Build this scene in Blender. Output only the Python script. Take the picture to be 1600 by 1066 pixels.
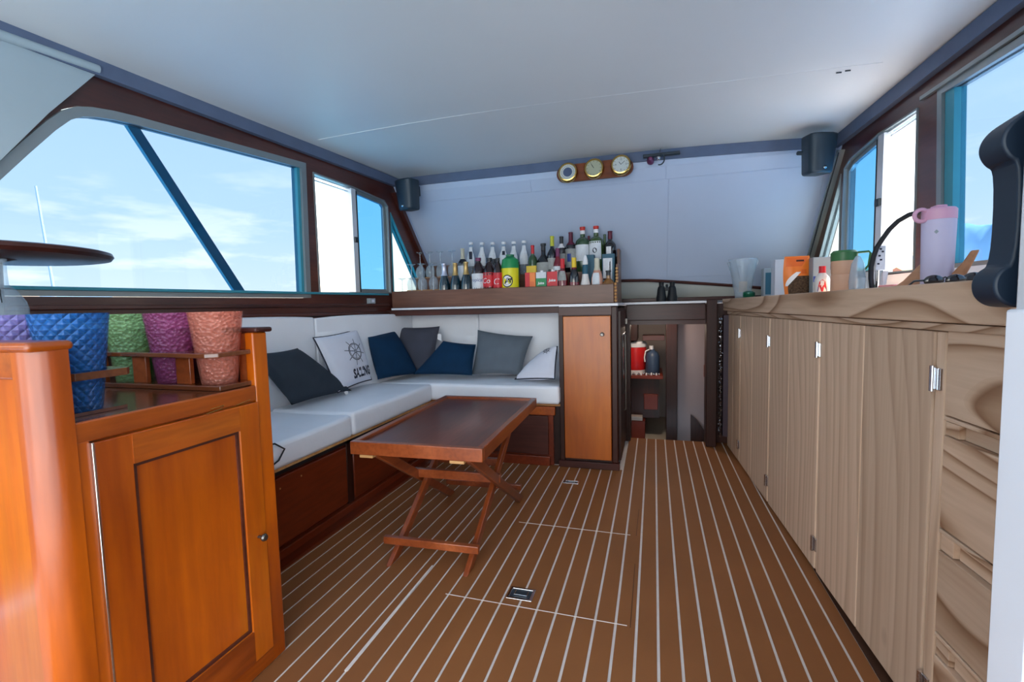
import bpy, bmesh, math, random
from mathutils import Vector, Matrix
random.seed(7)
PI = math.pi
for o in list(bpy.data.objects): bpy.data.objects.remove(o)
scene = bpy.context.scene
COL = scene.collection

# ------------------------------------------------------------ camera
cam_d = bpy.data.cameras.new('camera'); cam = bpy.data.objects.new('camera', cam_d); COL.objects.link(cam)
cam_d.sensor_width = 36; cam_d.lens = 740/1600*36; cam_d.clip_start = 0.02; cam_d.clip_end = 5000
cam.matrix_world = Matrix.Translation((0,0,1.0)) @ Matrix(((0.95778543,0.00173652,0.28747878),(0.28645638,0.07871099,-0.95485461),(-0.02428586,0.99689596,0.0748908))).to_4x4()
scene.camera = cam

# ------------------------------------------------------------ world
WORLD_STRENGTH = 2.0
world = bpy.data.worlds.new('sky'); scene.world = world; world.use_nodes = True
nt = world.node_tree; nt.nodes.clear()
out = nt.nodes.new('ShaderNodeOutputWorld'); bg = nt.nodes.new('ShaderNodeBackground'); bg.inputs[1].default_value = WORLD_STRENGTH
tc = nt.nodes.new('ShaderNodeTexCoord'); sp = nt.nodes.new('ShaderNodeSeparateXYZ'); nt.links.new(tc.outputs['Generated'], sp.inputs[0])
rp = nt.nodes.new('ShaderNodeValToRGB'); nt.links.new(sp.outputs[2], rp.inputs[0])
rp.color_ramp.elements[0].position = 0.0; rp.color_ramp.elements[0].color = (1.7,1.5,1.25,1)
rp.color_ramp.elements[1].position = 0.6; rp.color_ramp.elements[1].color = (0.78,1.0,1.25,1)
e = rp.color_ramp.elements.new(0.16); e.color = (1.22,1.28,1.25,1)
mp = nt.nodes.new('ShaderNodeMapping'); mp.inputs['Scale'].default_value = (3.2,3.2,15); mp.inputs['Location'].default_value = (2.3,0.6,0.4)
nz = nt.nodes.new('ShaderNodeTexNoise'); nz.inputs['Scale'].default_value = 1.7; nz.inputs['Detail'].default_value = 6; nz.inputs['Roughness'].default_value = .55
nt.links.new(tc.outputs['Generated'], mp.inputs[0]); nt.links.new(mp.outputs[0], nz.inputs[0])
cr = nt.nodes.new('ShaderNodeValToRGB'); cr.color_ramp.elements[0].position = .54; cr.color_ramp.elements[1].position = .66
nt.links.new(nz.outputs[0], cr.inputs[0])
lo = nt.nodes.new('ShaderNodeMapRange'); lo.inputs[1].default_value = .30; lo.inputs[2].default_value = .06; lo.inputs[3].default_value = 0; lo.inputs[4].default_value = .8
nt.links.new(sp.outputs[2], lo.inputs[0])
mu = nt.nodes.new('ShaderNodeMath'); mu.operation = 'MULTIPLY'; nt.links.new(cr.outputs[0], mu.inputs[0]); nt.links.new(lo.outputs[0], mu.inputs[1])
mx = nt.nodes.new('ShaderNodeMixRGB'); mx.inputs[2].default_value = (2.3,1.85,1.4,1)
nt.links.new(mu.outputs[0], mx.inputs[0]); nt.links.new(rp.outputs[0], mx.inputs[1]); nt.links.new(mx.outputs[0], bg.inputs[0]); nt.links.new(bg.outputs[0], out.inputs[0])
# ------------------------------------------------------------ sun and an added lamp for daylight of the cockpit doorway behind the camera
sd = bpy.data.lights.new('sun', 'SUN'); sd.energy = 26; sd.angle = .01; sd.color = (1,.96,.9)
sun = bpy.data.objects.new('sun', sd); COL.objects.link(sun)
sun.rotation_euler = Vector((-0.50,-0.22,-1.0)).to_track_quat('-Z','Y').to_euler()
ad = bpy.data.lights.new('cockpit_fill', 'AREA'); ad.shape = 'RECTANGLE'; ad.size = 3.2; ad.size_y = 1.9; ad.energy = 44; ad.color = (.96,.98,1)
al = bpy.data.objects.new('cockpit_fill', ad); COL.objects.link(al); al.location = (-.3,-2.2,1.0)
al.rotation_euler = Vector((-.05,1,.02)).to_track_quat('-Z','Y').to_euler()
scene.view_settings.view_transform = 'Standard'; scene.view_settings.look = 'None'
scene.view_settings.exposure = 0.13; scene.view_settings.gamma = 1.0; scene.view_settings.use_curve_mapping = False

# ------------------------------------------------------------ materials
MATS = {}
def lin(r,g,b):
    f = lambda c: (c/255/12.92) if c/255 <= .04045 else ((c/255+.055)/1.055)**2.4
    return (f(r),f(g),f(b),1)
def base(name):
    m = bpy.data.materials.new(name); m.use_nodes = True; MATS[name] = m
    n = m.node_tree.nodes; return m, m.node_tree, n['Principled BSDF']
def bump(t, p, src, dist, strength=.5):
    b = t.nodes.new('ShaderNodeBump'); b.inputs['Strength'].default_value = strength; b.inputs['Distance'].default_value = dist
    t.links.new(src, b.inputs['Height']); t.links.new(b.outputs[0], p.inputs['Normal'])
def plain(name, col, rough=.5, metal=0, spec=.5, coat=0, noise=0, nscale=8, bmp=0, bscale=200, var=0):
    m, t, p = base(name)
    p.inputs['Roughness'].default_value = rough; p.inputs['Metallic'].default_value = metal
    p.inputs['Specular IOR Level'].default_value = spec; p.inputs['Coat Weight'].default_value = coat; p.inputs['Coat Roughness'].default_value = .15
    tcn = t.nodes.new('ShaderNodeTexCoord')
    n = t.nodes.new('ShaderNodeTexNoise'); n.inputs['Scale'].default_value = nscale; n.inputs['Detail'].default_value = 4
    t.links.new(tcn.outputs['Object'], n.inputs[0])
    mxx = t.nodes.new('ShaderNodeMixRGB'); mxx.blend_type = 'MULTIPLY'; mxx.inputs[1].default_value = col
    rr = t.nodes.new('ShaderNodeValToRGB'); d = 1-noise
    rr.color_ramp.elements[0].position = .3; rr.color_ramp.elements[1].position = .7
    rr.color_ramp.elements[0].color = (d,d,d,1); rr.color_ramp.elements[1].color = (1,1,1,1)
    t.links.new(n.outputs[0], rr.inputs[0]); t.links.new(rr.outputs[0], mxx.inputs[2]); mxx.inputs[0].default_value = 1
    t.links.new(mxx.outputs[0], p.inputs['Base Color'])
    if bmp:
        n2 = t.nodes.new('ShaderNodeTexNoise'); n2.inputs['Scale'].default_value = bscale; n2.inputs['Detail'].default_value = 3
        t.links.new(tcn.outputs['Object'], n2.inputs[0]); bump(t, p, n2.outputs[0], bmp)
    return m
def wood(name, c1, c2, c3, grain='Z', scale=6, stretch=.08, rough=.35, coat=.0, spec=.4, fine=.25, bmp=.0006, per=True):
    """long streaky grain: noise stretched along the grain, per-object offset"""
    m, t, p = base(name); L = t.links.new
    tcn = t.nodes.new('ShaderNodeTexCoord'); oi = t.nodes.new('ShaderNodeObjectInfo')
    ma = t.nodes.new('ShaderNodeVectorMath'); ma.operation = 'MULTIPLY_ADD'
    cx = t.nodes.new('ShaderNodeCombineXYZ')
    for i in range(3): L(oi.outputs['Random'], cx.inputs[i])
    L(cx.outputs[0], ma.inputs[0]); ma.inputs[1].default_value = (7,5,9) if per else (0,0,0); L(tcn.outputs['Object'], ma.inputs[2])
    mpp = t.nodes.new('ShaderNodeMapping'); s = [1,1,1]; s['XYZ'.index(grain)] = stretch; mpp.inputs['Scale'].default_value = s
    L(ma.outputs[0], mpp.inputs[0])
    n1 = t.nodes.new('ShaderNodeTexNoise'); n1.inputs['Scale'].default_value = scale; n1.inputs['Detail'].default_value = 5; n1.inputs['Distortion'].default_value = .8
    n2 = t.nodes.new('ShaderNodeTexNoise'); n2.inputs['Scale'].default_value = scale*14; n2.inputs['Detail'].default_value = 4
    n3 = t.nodes.new('ShaderNodeTexNoise'); n3.inputs['Scale'].default_value = scale*.35; n3.inputs['Detail'].default_value = 3
    L(mpp.outputs[0], n1.inputs[0]); L(mpp.outputs[0], n2.inputs[0]); L(ma.outputs[0], n3.inputs[0])
    r = t.nodes.new('ShaderNodeValToRGB'); r.color_ramp.elements[0].position = .28; r.color_ramp.elements[0].color = c1
    r.color_ramp.elements[1].position = .74; r.color_ramp.elements[1].color = c3
    ee = r.color_ramp.elements.new(.52); ee.color = c2; L(n1.outputs[0], r.inputs[0])
    f = t.nodes.new('ShaderNodeMixRGB'); f.blend_type = 'MULTIPLY'; f.inputs[0].default_value = fine*2
    r2 = t.nodes.new('ShaderNodeValToRGB'); r2.color_ramp.elements[0].position = .35; r2.color_ramp.elements[0].color = (.55,.5,.48,1); r2.color_ramp.elements[1].position = .6
    L(n2.outputs[0], r2.inputs[0]); L(r.outputs[0], f.inputs[1]); L(r2.outputs[0], f.inputs[2])
    g = t.nodes.new('ShaderNodeMixRGB'); g.blend_type = 'MULTIPLY'; g.inputs[0].default_value = .6
    r3 = t.nodes.new('ShaderNodeValToRGB'); r3.color_ramp.elements[0].position = .36; r3.color_ramp.elements[0].color = (.5,.42,.4,1); r3.color_ramp.elements[1].position = .6
    L(n3.outputs[0], r3.inputs[0]); L(f.outputs[0], g.inputs[1]); L(r3.outputs[0], g.inputs[2])
    L(g.outputs[0], p.inputs['Base Color'])
    p.inputs['Roughness'].default_value = rough; p.inputs['Coat Weight'].default_value = coat; p.inputs['Coat Roughness'].default_value = .18; p.inputs['Specular IOR Level'].default_value = spec
    bump(t, p, n2.outputs[0], bmp, .35)
    return m
def pine(name, grain='Z', wave=2.2, dist=3.0, con=1.0, freq=38, knots=True):
    m, t, p = base(name); L = t.links.new
    tcn = t.nodes.new('ShaderNodeTexCoord'); oi = t.nodes.new('ShaderNodeObjectInfo'); cx = t.nodes.new('ShaderNodeCombineXYZ')
    for i in range(3): L(oi.outputs['Random'], cx.inputs[i])
    ma = t.nodes.new('ShaderNodeVectorMath'); ma.operation = 'MULTIPLY_ADD'; L(cx.outputs[0], ma.inputs[0]); ma.inputs[1].default_value = (0,6,9); L(tcn.outputs['Object'], ma.inputs[2])
    mpp = t.nodes.new('ShaderNodeMapping'); s = [1,1,1]; s['XYZ'.index(grain)] = .22; mpp.inputs['Scale'].default_value = s; L(ma.outputs[0], mpp.inputs[0])
    # growth rings: a smooth stretched noise field cut into many contour bands (cathedral grain)
    n1 = t.nodes.new('ShaderNodeTexNoise'); n1.inputs['Scale'].default_value = wave; n1.inputs['Detail'].default_value = 1.2; L(mpp.outputs[0], n1.inputs[0])
    mm = t.nodes.new('ShaderNodeMath'); mm.operation = 'MULTIPLY'; mm.inputs[1].default_value = dist*9; L(n1.outputs[0], mm.inputs[0])
    sx = t.nodes.new('ShaderNodeSeparateXYZ'); L(ma.outputs[0], sx.inputs[0]); ad_ = t.nodes.new('ShaderNodeMath'); ad_.operation = 'MULTIPLY_ADD'; ad_.inputs[1].default_value = freq; L(sx.outputs['Y' if grain=='Z' else 'Z'], ad_.inputs[0]); L(mm.outputs[0], ad_.inputs[2]); mm = ad_
    fr = t.nodes.new('ShaderNodeMath'); fr.operation = 'FRACT'; L(mm.outputs[0], fr.inputs[0])
    r = t.nodes.new('ShaderNodeValToRGB'); r.color_ramp.elements[0].position = 0; r.color_ramp.elements[0].color = lin(216,186,160)
    r.color_ramp.elements[1].position = 1; r.color_ramp.elements[1].color = lin(212,181,155)
    mixc = lambda c: tuple(a_*(1-con)+b_*con for a_,b_ in zip(lin(214,184,158),c))
    for q, c in ((.55,mixc(lin(208,176,149))),(.82,mixc(lin(178,144,116))),(.9,mixc(lin(156,120,94))),(.96,mixc(lin(206,174,146)))):
        e_ = r.color_ramp.elements.new(q); e_.color = c
    L(fr.outputs[0], r.inputs[0])
    n2 = t.nodes.new('ShaderNodeTexNoise'); n2.inputs['Scale'].default_value = 60; n2.inputs['Detail'].default_value = 4
    mp2 = t.nodes.new('ShaderNodeMapping'); s2 = [1,1,1]; s2['XYZ'.index(grain)] = .03; mp2.inputs['Scale'].default_value = s2; L(ma.outputs[0], mp2.inputs[0]); L(mp2.outputs[0], n2.inputs[0])
    r2 = t.nodes.new('ShaderNodeValToRGB'); r2.color_ramp.elements[0].position = .3; r2.color_ramp.elements[0].color = (.84,.80,.77,1); r2.color_ramp.elements[1].position = .62
    L(n2.outputs[0], r2.inputs[0])
    f = t.nodes.new('ShaderNodeMixRGB'); f.blend_type = 'MULTIPLY'; f.inputs[0].default_value = .8; L(r.outputs[0], f.inputs[1]); L(r2.outputs[0], f.inputs[2])
    # knots
    vo = t.nodes.new('ShaderNodeTexVoronoi'); vo.inputs['Scale'].default_value = 2.6
    mp3 = t.nodes.new('ShaderNodeMapping'); s3 = [1,1,1]; s3['XYZ'.index(grain)] = .55; mp3.inputs['Scale'].default_value = s3; L(ma.outputs[0], mp3.inputs[0]); L(mp3.outputs[0], vo.inputs[0])
    kr = t.nodes.new('ShaderNodeValToRGB'); kr.color_ramp.elements[0].position = .035; kr.color_ramp.elements[0].color = lin(96,58,40); kr.color_ramp.elements[1].position = .085; kr.color_ramp.elements[1].color = (1,1,1,1)
    L(vo.outputs['Distance'], kr.inputs[0])
    k = t.nodes.new('ShaderNodeMixRGB'); k.blend_type = 'MULTIPLY'; k.inputs[0].default_value = .85 if knots else 0; L(f.outputs[0], k.inputs[1]); L(kr.outputs[0], k.inputs[2])
    hv = t.nodes.new('ShaderNodeHueSaturation'); L(k.outputs[0], hv.inputs['Color'])
    mr = t.nodes.new('ShaderNodeMapRange'); mr.inputs[3].default_value = .84; mr.inputs[4].default_value = 1.08; L(oi.outputs['Random'], mr.inputs[0]); L(mr.outputs[0], hv.inputs['Value'])
    L(hv.outputs[0], p.inputs['Base Color']); p.inputs['Roughness'].default_value = .55; p.inputs['Specular IOR Level'].default_value = .35
    bump(t, p, fr.outputs[0], .0006, .3)
    return m
def pane(name, tint, gloss=.08):
    m = bpy.data.materials.new(name); m.use_nodes = True; MATS[name] = m; t = m.node_tree; t.nodes.clear()
    o = t.nodes.new('ShaderNodeOutputMaterial'); tr = t.nodes.new('ShaderNodeBsdfTransparent'); tr.inputs[0].default_value = tuple(c**.5 for c in tint[:3])+(1,)   # light crosses both faces of the pane
    gl = t.nodes.new('ShaderNodeBsdfGlossy'); gl.inputs['Roughness'].default_value = .02
    fr = t.nodes.new('ShaderNodeFresnel'); fr.inputs[0].default_value = 1.4
    mu_ = t.nodes.new('ShaderNodeMath'); mu_.operation = 'MULTIPLY'; mu_.inputs[1].default_value = gloss/.06
    mx_ = t.nodes.new('ShaderNodeMixShader')
    geo = t.nodes.new('ShaderNodeNewGeometry'); fro = t.nodes.new('ShaderNodeMath'); fro.operation = 'SUBTRACT'; fro.inputs[0].default_value = 1; t.links.new(geo.outputs['Backfacing'], fro.inputs[1])
    m3 = t.nodes.new('ShaderNodeMath'); m3.operation = 'MULTIPLY'; m3.use_clamp = True; t.links.new(fro.outputs[0], m3.inputs[0]); t.links.new(mu_.outputs[0], m3.inputs[1])   # only the entry face reflects
    t.links.new(fr.outputs[0], mu_.inputs[0]); t.links.new(m3.outputs[0], mx_.inputs[0]); t.links.new(tr.outputs[0], mx_.inputs[1]); t.links.new(gl.outputs[0], mx_.inputs[2]); t.links.new(mx_.outputs[0], o.inputs[0])
    return m
def plastic_glass(name, tint, body, k=.35, rough=.12, diamond=False, crackle=False):
    m = bpy.data.materials.new(name); m.use_nodes = True; MATS[name] = m; t = m.node_tree; L = t.links.new
    p = t.nodes['Principled BSDF']; o = t.nodes['Material Output']
    p.inputs['Base Color'].default_value = body; p.inputs['Roughness'].default_value = rough; p.inputs['Specular IOR Level'].default_value = .8
    tr = t.nodes.new('ShaderNodeBsdfTransparent'); tr.inputs[0].default_value = tint
    mx_ = t.nodes.new('ShaderNodeMixShader'); mx_.inputs[0].default_value = k
    L(tr.outputs[0], mx_.inputs[1]); L(p.outputs[0], mx_.inputs[2]); L(mx_.outputs[0], o.inputs[0])
    if diamond or crackle:
        tcn = t.nodes.new('ShaderNodeTexCoord'); 
        if crackle:
            v = t.nodes.new('ShaderNodeTexVoronoi'); v.inputs['Scale'].default_value = 110; L(tcn.outputs['Object'], v.inputs[0]); bump(t, p, v.outputs['Distance'], .006, .9)
        else:
            s_ = t.nodes.new('ShaderNodeSeparateXYZ'); L(tcn.outputs['Object'], s_.inputs[0])
            at = t.nodes.new('ShaderNodeMath'); at.operation = 'ARCTAN2'; L(s_.outputs[1], at.inputs[0]); L(s_.outputs[0], at.inputs[1])
            vals = []
            for sg in (1,-1):
                a = t.nodes.new('ShaderNodeMath'); a.operation = 'MULTIPLY'; a.inputs[1].default_value = 9; L(at.outputs[0], a.inputs[0])
                b = t.nodes.new('ShaderNodeMath'); b.operation = 'MULTIPLY_ADD'; b.inputs[1].default_value = 150*sg; L(s_.outputs[2], b.inputs[0]); L(a.outputs[0], b.inputs[2])
                c = t.nodes.new('ShaderNodeMath'); c.operation = 'SINE'; L(b.outputs[0], c.inputs[0])
                d = t.nodes.new('ShaderNodeMath'); d.operation = 'ABSOLUTE'; L(c.outputs[0], d.inputs[0]); vals.append(d)
            mn = t.nodes.new('ShaderNodeMath'); mn.operation = 'MINIMUM'; L(vals[0].outputs[0], mn.inputs[0]); L(vals[1].outputs[0], mn.inputs[1])
            bump(t, p, mn.outputs[0], .006, .8)
            tcol = t.nodes.new('ShaderNodeMixRGB'); tcol.inputs[1].default_value = tuple(min(1,c*1.9+.08) for c in tint[:3])+(1,); tcol.inputs[2].default_value = tint
            mrn = t.nodes.new('ShaderNodeMapRange'); mrn.inputs[2].default_value = .35; L(mn.outputs[0], mrn.inputs[0]); L(mrn.outputs[0], tcol.inputs[0]); L(tcol.outputs[0], tr.inputs[0])
    return m
M = MATS
wood('varnished_teak', lin(158,62,3), lin(210,100,6), lin(230,136,14), 'Z', 5, .12, .3, .5, .5, .12)
wood('varnished_teak_horizontal', lin(140,56,8), lin(186,88,16), lin(206,110,26), 'Y', 5, .12, .3, .55, .5)
wood('orange_door_wood', lin(172,84,16), lin(200,104,22), lin(212,120,32), 'Z', 3.5, .12, .35, .3, .4, .12)
wood('counter_wood', lin(84,42,24), lin(120,66,38), lin(146,86,54), 'X', 5, .12, .22, .6, .6)
wood('dark_mahogany', lin(62,28,22), lin(84,40,32), lin(104,54,42), 'Y', 5, .08, .28, .4, .5)
wood('dark_mahogany_cross', lin(52,22,18), lin(74,34,28), lin(94,48,40), 'X', 5, .08, .4, .12, .35)
wood('dark_mahogany_upright', lin(40,16,12), lin(60,27,20), lin(78,38,28), 'Z', 5, .08, .42, .08, .3)
wood('bench_mahogany', lin(92,32,12), lin(122,46,18), lin(144,60,26), 'Y', 4, .12, .3, .35, .4)
wood('table_top_wood', lin(92,40,26), lin(122,58,40), lin(142,74,54), 'Y', 4, .12, .3, .45, .5)
wood('table_frame_wood', lin(122,54,22), lin(156,76,36), lin(180,96,52), 'Y', 5, .12, .3, .5, .5)
wood('tray_wood', lin(98,62,48), lin(124,82,64), lin(150,104,84), 'X', 4, .1, .4, .15, .4)
wood('cutting_board_wood', lin(176,122,88), lin(200,148,110), lin(212,164,126), 'Y', 4, .15, .5, 0, .3)
wood('raw_wood', lin(196,140,84), lin(214,162,104), lin(226,180,124), 'X', 4, .15, .5, 0, .3)
wood('cork', lin(196,154,118), lin(214,172,136), lin(226,188,152), 'X', 9, .6, .7, 0, .2)
pine('pine_upright', 'Z', 2.4, 1.0, .42, 17); pine('pine_level', 'Y', 2.6, 1.9, 1.15, 17, False)
plain('white_headliner', lin(222,222,222), .45, 0, .4, 0, .04, 1.5, .002, 4)
plain('white_wall', lin(196,208,230), .5, 0, .4, 0, .05, 2, .001, 6)
plain('cream_panel', lin(205,205,196), .5, 0, .4, 0, .06, 3)
plain('white_vinyl', lin(240,243,250), .42, 0, .45, 0, .05, 5, .003, 14)
plain('white_laminate', lin(225,226,232), .3, 0, .5, 0, .04, 5)
plain('slate_trim', lin(98,110,136), .6, 0, .35, 0, .12, 10, .0006, 300)
plain('grey_cover', lin(168,182,190), .55, 0, .4, 0, .06, 4)
plain('aluminium', lin(150,158,160), .35, .55, .5, 0, .08, 10)
plain('aluminium_pale', lin(222,224,230), .3, .3, .5, 0, .05, 10)
plain('pale_teal', lin(120,214,232), .4); plain('teal_frame', lin(60,150,170), .35, .1, .5, 0, .1, 6)
plain('rubber_gasket', lin(30,38,44), .6)
plain('floor_foam', lin(148,92,50), .62, 0, .3, 0, .16, 3, .0008, 500)
plain('floor_stripe', lin(236,224,216), .6, 0, .3, 0, .1, 30)
plain('floor_border', lin(74,44,28), .6, 0, .3, 0, .2, 8)
plain('chrome', lin(214,214,218), .15, 1, .5, 0, .05, 30)
plain('dull_steel', lin(120,116,112), .3, .9, .5, 0, .2, 60)
plain('brass', lin(214,176,104), .2, 1, .5, 0, .12, 40)
plain('black_plastic', lin(36,48,58), .4, 0, .5, 0, .1, 20)
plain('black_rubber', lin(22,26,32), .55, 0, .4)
plain('speaker_black', lin(38,54,66), .45, 0, .5, 0, .1, 20, .0004, 600)
plain('handle_black', lin(24,38,54), .45, 0, .4, .0, .06, 20)
plain('charcoal_cloth', lin(56,64,74), .85, 0, .15, 0, .15, 12, .002, 500)
plain('grey_cloth', lin(104,114,124), .85, 0, .15, 0, .12, 12, .002, 500)
plain('slate_cloth', lin(74,76,88), .85, 0, .15, 0, .12, 12, .002, 500)
plain('navy_cloth', lin(14,52,84), .8, 0, .2, 0, .2, 12, .002, 500)
plain('white_cloth', lin(222,224,236), .8, 0, .2, 0, .05, 12, .002, 400)
plain('navy_piping', lin(20,28,48), .7); plain('ink', lin(28,34,54), .7)
plain('white_paint', lin(236,238,246), .35, 0, .5, .2, .03, 5)
plain('white_label', lin(224,228,234), .6, 0, .3, 0, .08, 60); plain('paper_white', lin(235,235,238), .6)
plain('grey_label', lin(168,170,168), .6, 0, .3, 0, .2, 80)
plain('blue_label', lin(40,110,170), .5); plain('red_label', lin(206,30,44), .45); plain('ink_blue', lin(20,60,140), .5)
plain('yellow_label', lin(232,222,30), .45); plain('green_label', lin(20,140,80), .45); plain('teal_label', lin(20,84,108), .5)
plain('grey_box', lin(150,160,168), .55, 0, .3, 0, .05, 10); plain('pale_box', lin(206,212,226), .55, 0, .3, 0, .04, 10)
plain('red_plastic', lin(206,36,38), .35); plain('orange_plastic', lin(246,130,40), .35, 0, .5, 0, .1, 20, .003, 30); plain('orange_print', lin(226,104,30), .4)
plain('green_plastic', lin(58,112,62), .4); plain('deep_green', lin(18,110,72), .35); plain('blue_jug', lin(62,82,110), .4); plain('yellow_plastic', lin(236,200,40), .4)
plain('pink_plastic', lin(222,168,196), .4, 0, .5, 0, .04); plain('lavender_paint', lin(206,198,226), .45, 0, .4, 0, .05, 12)
plain('gold_foil', lin(206,172,112), .35, .6, .5, 0, .15, 60); plain('burgundy_foil', lin(96,26,50), .35, .2); plain('red_foil', lin(206,52,44), .4); plain('cream_foil', lin(196,190,170), .45)
plain('silver_foil', lin(196,200,220), .3, .6); plain('purple_cap', lin(110,36,84), .4); plain('dark_cap', lin(40,44,52), .45); plain('olive_stopper', lin(190,190,50), .45)
plain('white_cap', lin(230,232,236), .4); plain('beige_cap', lin(206,200,180), .5)
plain('dark_glass', lin(14,34,40), .08, 0, .8, .5); plain('black_glass', lin(16,18,28), .08, 0, .8, .5); plain('green_glass', lin(48,78,46), .1, 0, .8, .4); plain('olive_glass', lin(58,84,40), .1, 0, .8, .4)
plain('brown_glass', lin(70,44,24), .1, 0, .8, .4); plain('teal_glass', lin(8,40,54), .08, 0, .8, .5); plain('cola', lin(40,20,22), .1, 0, .8, .4); plain('red_liquid', lin(120,24,40), .12, 0, .7, .3)
plain('milk_white', lin(226,222,220), .35); plain('rose_liquid', lin(206,150,130), .15, 0, .7); plain('pink_juice', lin(190,130,140), .25); plain('amber', lin(130,88,40), .12, 0, .7, .3)
plain('granola', lin(106,84,66), .9, 0, .2, 0, .75, 120, .01, 150); plain('dial_white', lin(206,210,206), .5, 0, .3); plain('dial_cream', lin(176,176,150), .5); plain('dial_blue', lin(76,90,120), .4)
wood('clock_board', lin(110,52,22), lin(134,68,30), lin(150,80,38), 'X', 5, .1, .35, .3)
plain('galley_white', lin(188,176,170), .6, 0, .3, 0, .06); plain('door_beige', lin(160,146,150), .6, 0, .3, 0, .05, 3); plain('galley_red_wood', lin(132,44,20), .4, 0, .4, 0, .3, 5)
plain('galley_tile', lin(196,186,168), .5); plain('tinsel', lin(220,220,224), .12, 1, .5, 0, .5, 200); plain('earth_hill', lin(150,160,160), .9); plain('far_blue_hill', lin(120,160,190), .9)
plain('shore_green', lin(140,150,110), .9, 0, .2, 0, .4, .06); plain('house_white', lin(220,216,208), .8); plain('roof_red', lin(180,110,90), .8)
plain('sunglass', lin(24,16,20), .05, 0, .9, .5); plain('violet_trim', lin(52,36,52), .5); plain('tan_plastic', lin(222,172,142), .5, 0, .4, 0, .05, 20); plain('terracotta', lin(190,110,100), .6)
plain('sea_water', lin(50,120,150), .12, 0, .6, 0, .1, .05, .4, .5)
pane('pane_blue', (.205,.295,.42,1), .05); pane('pane_deep', (.065,.225,.42,1), .05); pane('pane_light', (.40,.50,.52,1), .05)
plastic_glass('wine_glass_clear', (.93,.95,.97,1), lin(214,226,236), .30, .05); plastic_glass('clear_plastic', (.93,.95,.97,1), lin(200,215,228), .4, .15)
plastic_glass('clear_glass', (.85,.92,.97,1), lin(196,212,228), .24, .05)
plastic_glass('blue_tumbler', (.50,.75,.93,1), lin(52,124,196), .36, .1, True); plastic_glass('lavender_tumbler', (.82,.80,.93,1), lin(150,140,205), .36, .1, True)
plastic_glass('green_tumbler', (.76,.88,.72,1), lin(150,190,140), .36, .08, False, True); plastic_glass('magenta_tumbler', (.86,.56,.73,1), lin(176,96,146), .36, .08, False, True)
plastic_glass('peach_tumbler', (.99,.76,.70,1), lin(216,142,122), .36, .08, False, True)
plastic_glass('green_clear', (.2,.5,.4,1), lin(20,110,80), .6, .08)

# ------------------------------------------------------------ mesh helpers
def BM(): return bmesh.new()
def hexa(bm, p):
    v = [bm.verts.new(q) for q in p]
    for f in ((0,3,2,1),(4,5,6,7),(0,1,5,4),(1,2,6,5),(2,3,7,6),(3,0,4,7)): bm.faces.new([v[i] for i in f])
def box(bm, x0,x1,y0,y1,z0,z1):
    hexa(bm, [(x0,y0,z0),(x1,y0,z0),(x1,y1,z0),(x0,y1,z0),(x0,y0,z1),(x1,y0,z1),(x1,y1,z1),(x0,y1,z1)])
def bar(bm, a, b, w, h, up=(0,0,1)):
    a = Vector(a); b = Vector(b); d = (b-a).normalized(); s = d.cross(Vector(up)).normalized(); u = s.cross(d)
    p = []
    for c in (a,b):
        for i,j in ((-1,-1),(1,-1),(1,1),(-1,1)): p.append(c+s*i*w/2+u*j*h/2)
    hexa(bm, p)
def tube(bm, pts, r, seg=8, closed=False, r2=None):
    pts = [Vector(p) for p in pts]; n = len(pts); rings = []; up = None
    for i,p in enumerate(pts):
        a = pts[(i-1)%n] if (closed or i>0) else p; b = pts[(i+1)%n] if (closed or i<n-1) else p
        d = (b-a).normalized()
        if up is None: up = d.orthogonal().normalized()
        s = d.cross(up).normalized() if d.cross(up).length > 1e-6 else d.orthogonal().normalized(); up = s.cross(d).normalized()
        rr = r if r2 is None else r+(r2-r)*i/(n-1)
        rings.append([bm.verts.new(p+(s*math.cos(2*PI*k/seg)+up*math.sin(2*PI*k/seg))*rr) for k in range(seg)])
    m = n if closed else n-1
    for i in range(m):
        A = rings[i]; B = rings[(i+1)%n]
        for k in range(seg): bm.faces.new([A[k],A[(k+1)%seg],B[(k+1)%seg],B[k]])
    if not closed:
        bm.faces.new(rings[0][::-1]); bm.faces.new(rings[-1])
def lathe(bm, prof, c=(0,0,0), seg=20, cap0=True, cap1=True, arc=None, axis='Z'):
    cx,cy,cz = c; rings = []
    a0,a1 = arc if arc else (0,2*PI); full = arc is None
    N = seg if full else seg+1
    for r,z in prof:
        rr = []
        for k in range(N):
            a = a0+(a1-a0)*k/seg; x = r*math.cos(a); y = r*math.sin(a)
            rr.append(bm.verts.new((cx+x,cy+y,cz+z) if axis=='Z' else ((cx+x,cy-z,cz+y) if axis=='Y' else (cx+z,cy+x,cz+y))))
        rings.append(rr)
    for i in range(len(rings)-1):
        A,B = rings[i],rings[i+1]
        for k in range(N if full else N-1): bm.faces.new([A[k],A[(k+1)%N],B[(k+1)%N],B[k]])
    if full and cap0 and prof[0][0]>1e-5: bm.faces.new(rings[0][::-1])
    if full and cap1 and prof[-1][0]>1e-5: bm.faces.new(rings[-1])
def prism(bm, pts, f0, f1):
    """pts 2D outline; f0/f1 map a 2D point to its two 3D ends"""
    a = [bm.verts.new(f0(*p)) for p in pts]; b = [bm.verts.new(f1(*p)) for p in pts]; n = len(pts)
    bm.faces.new(a[::-1]); bm.faces.new(b)
    for i in range(n): bm.faces.new([a[i],a[(i+1)%n],b[(i+1)%n],b[i]])
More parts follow.
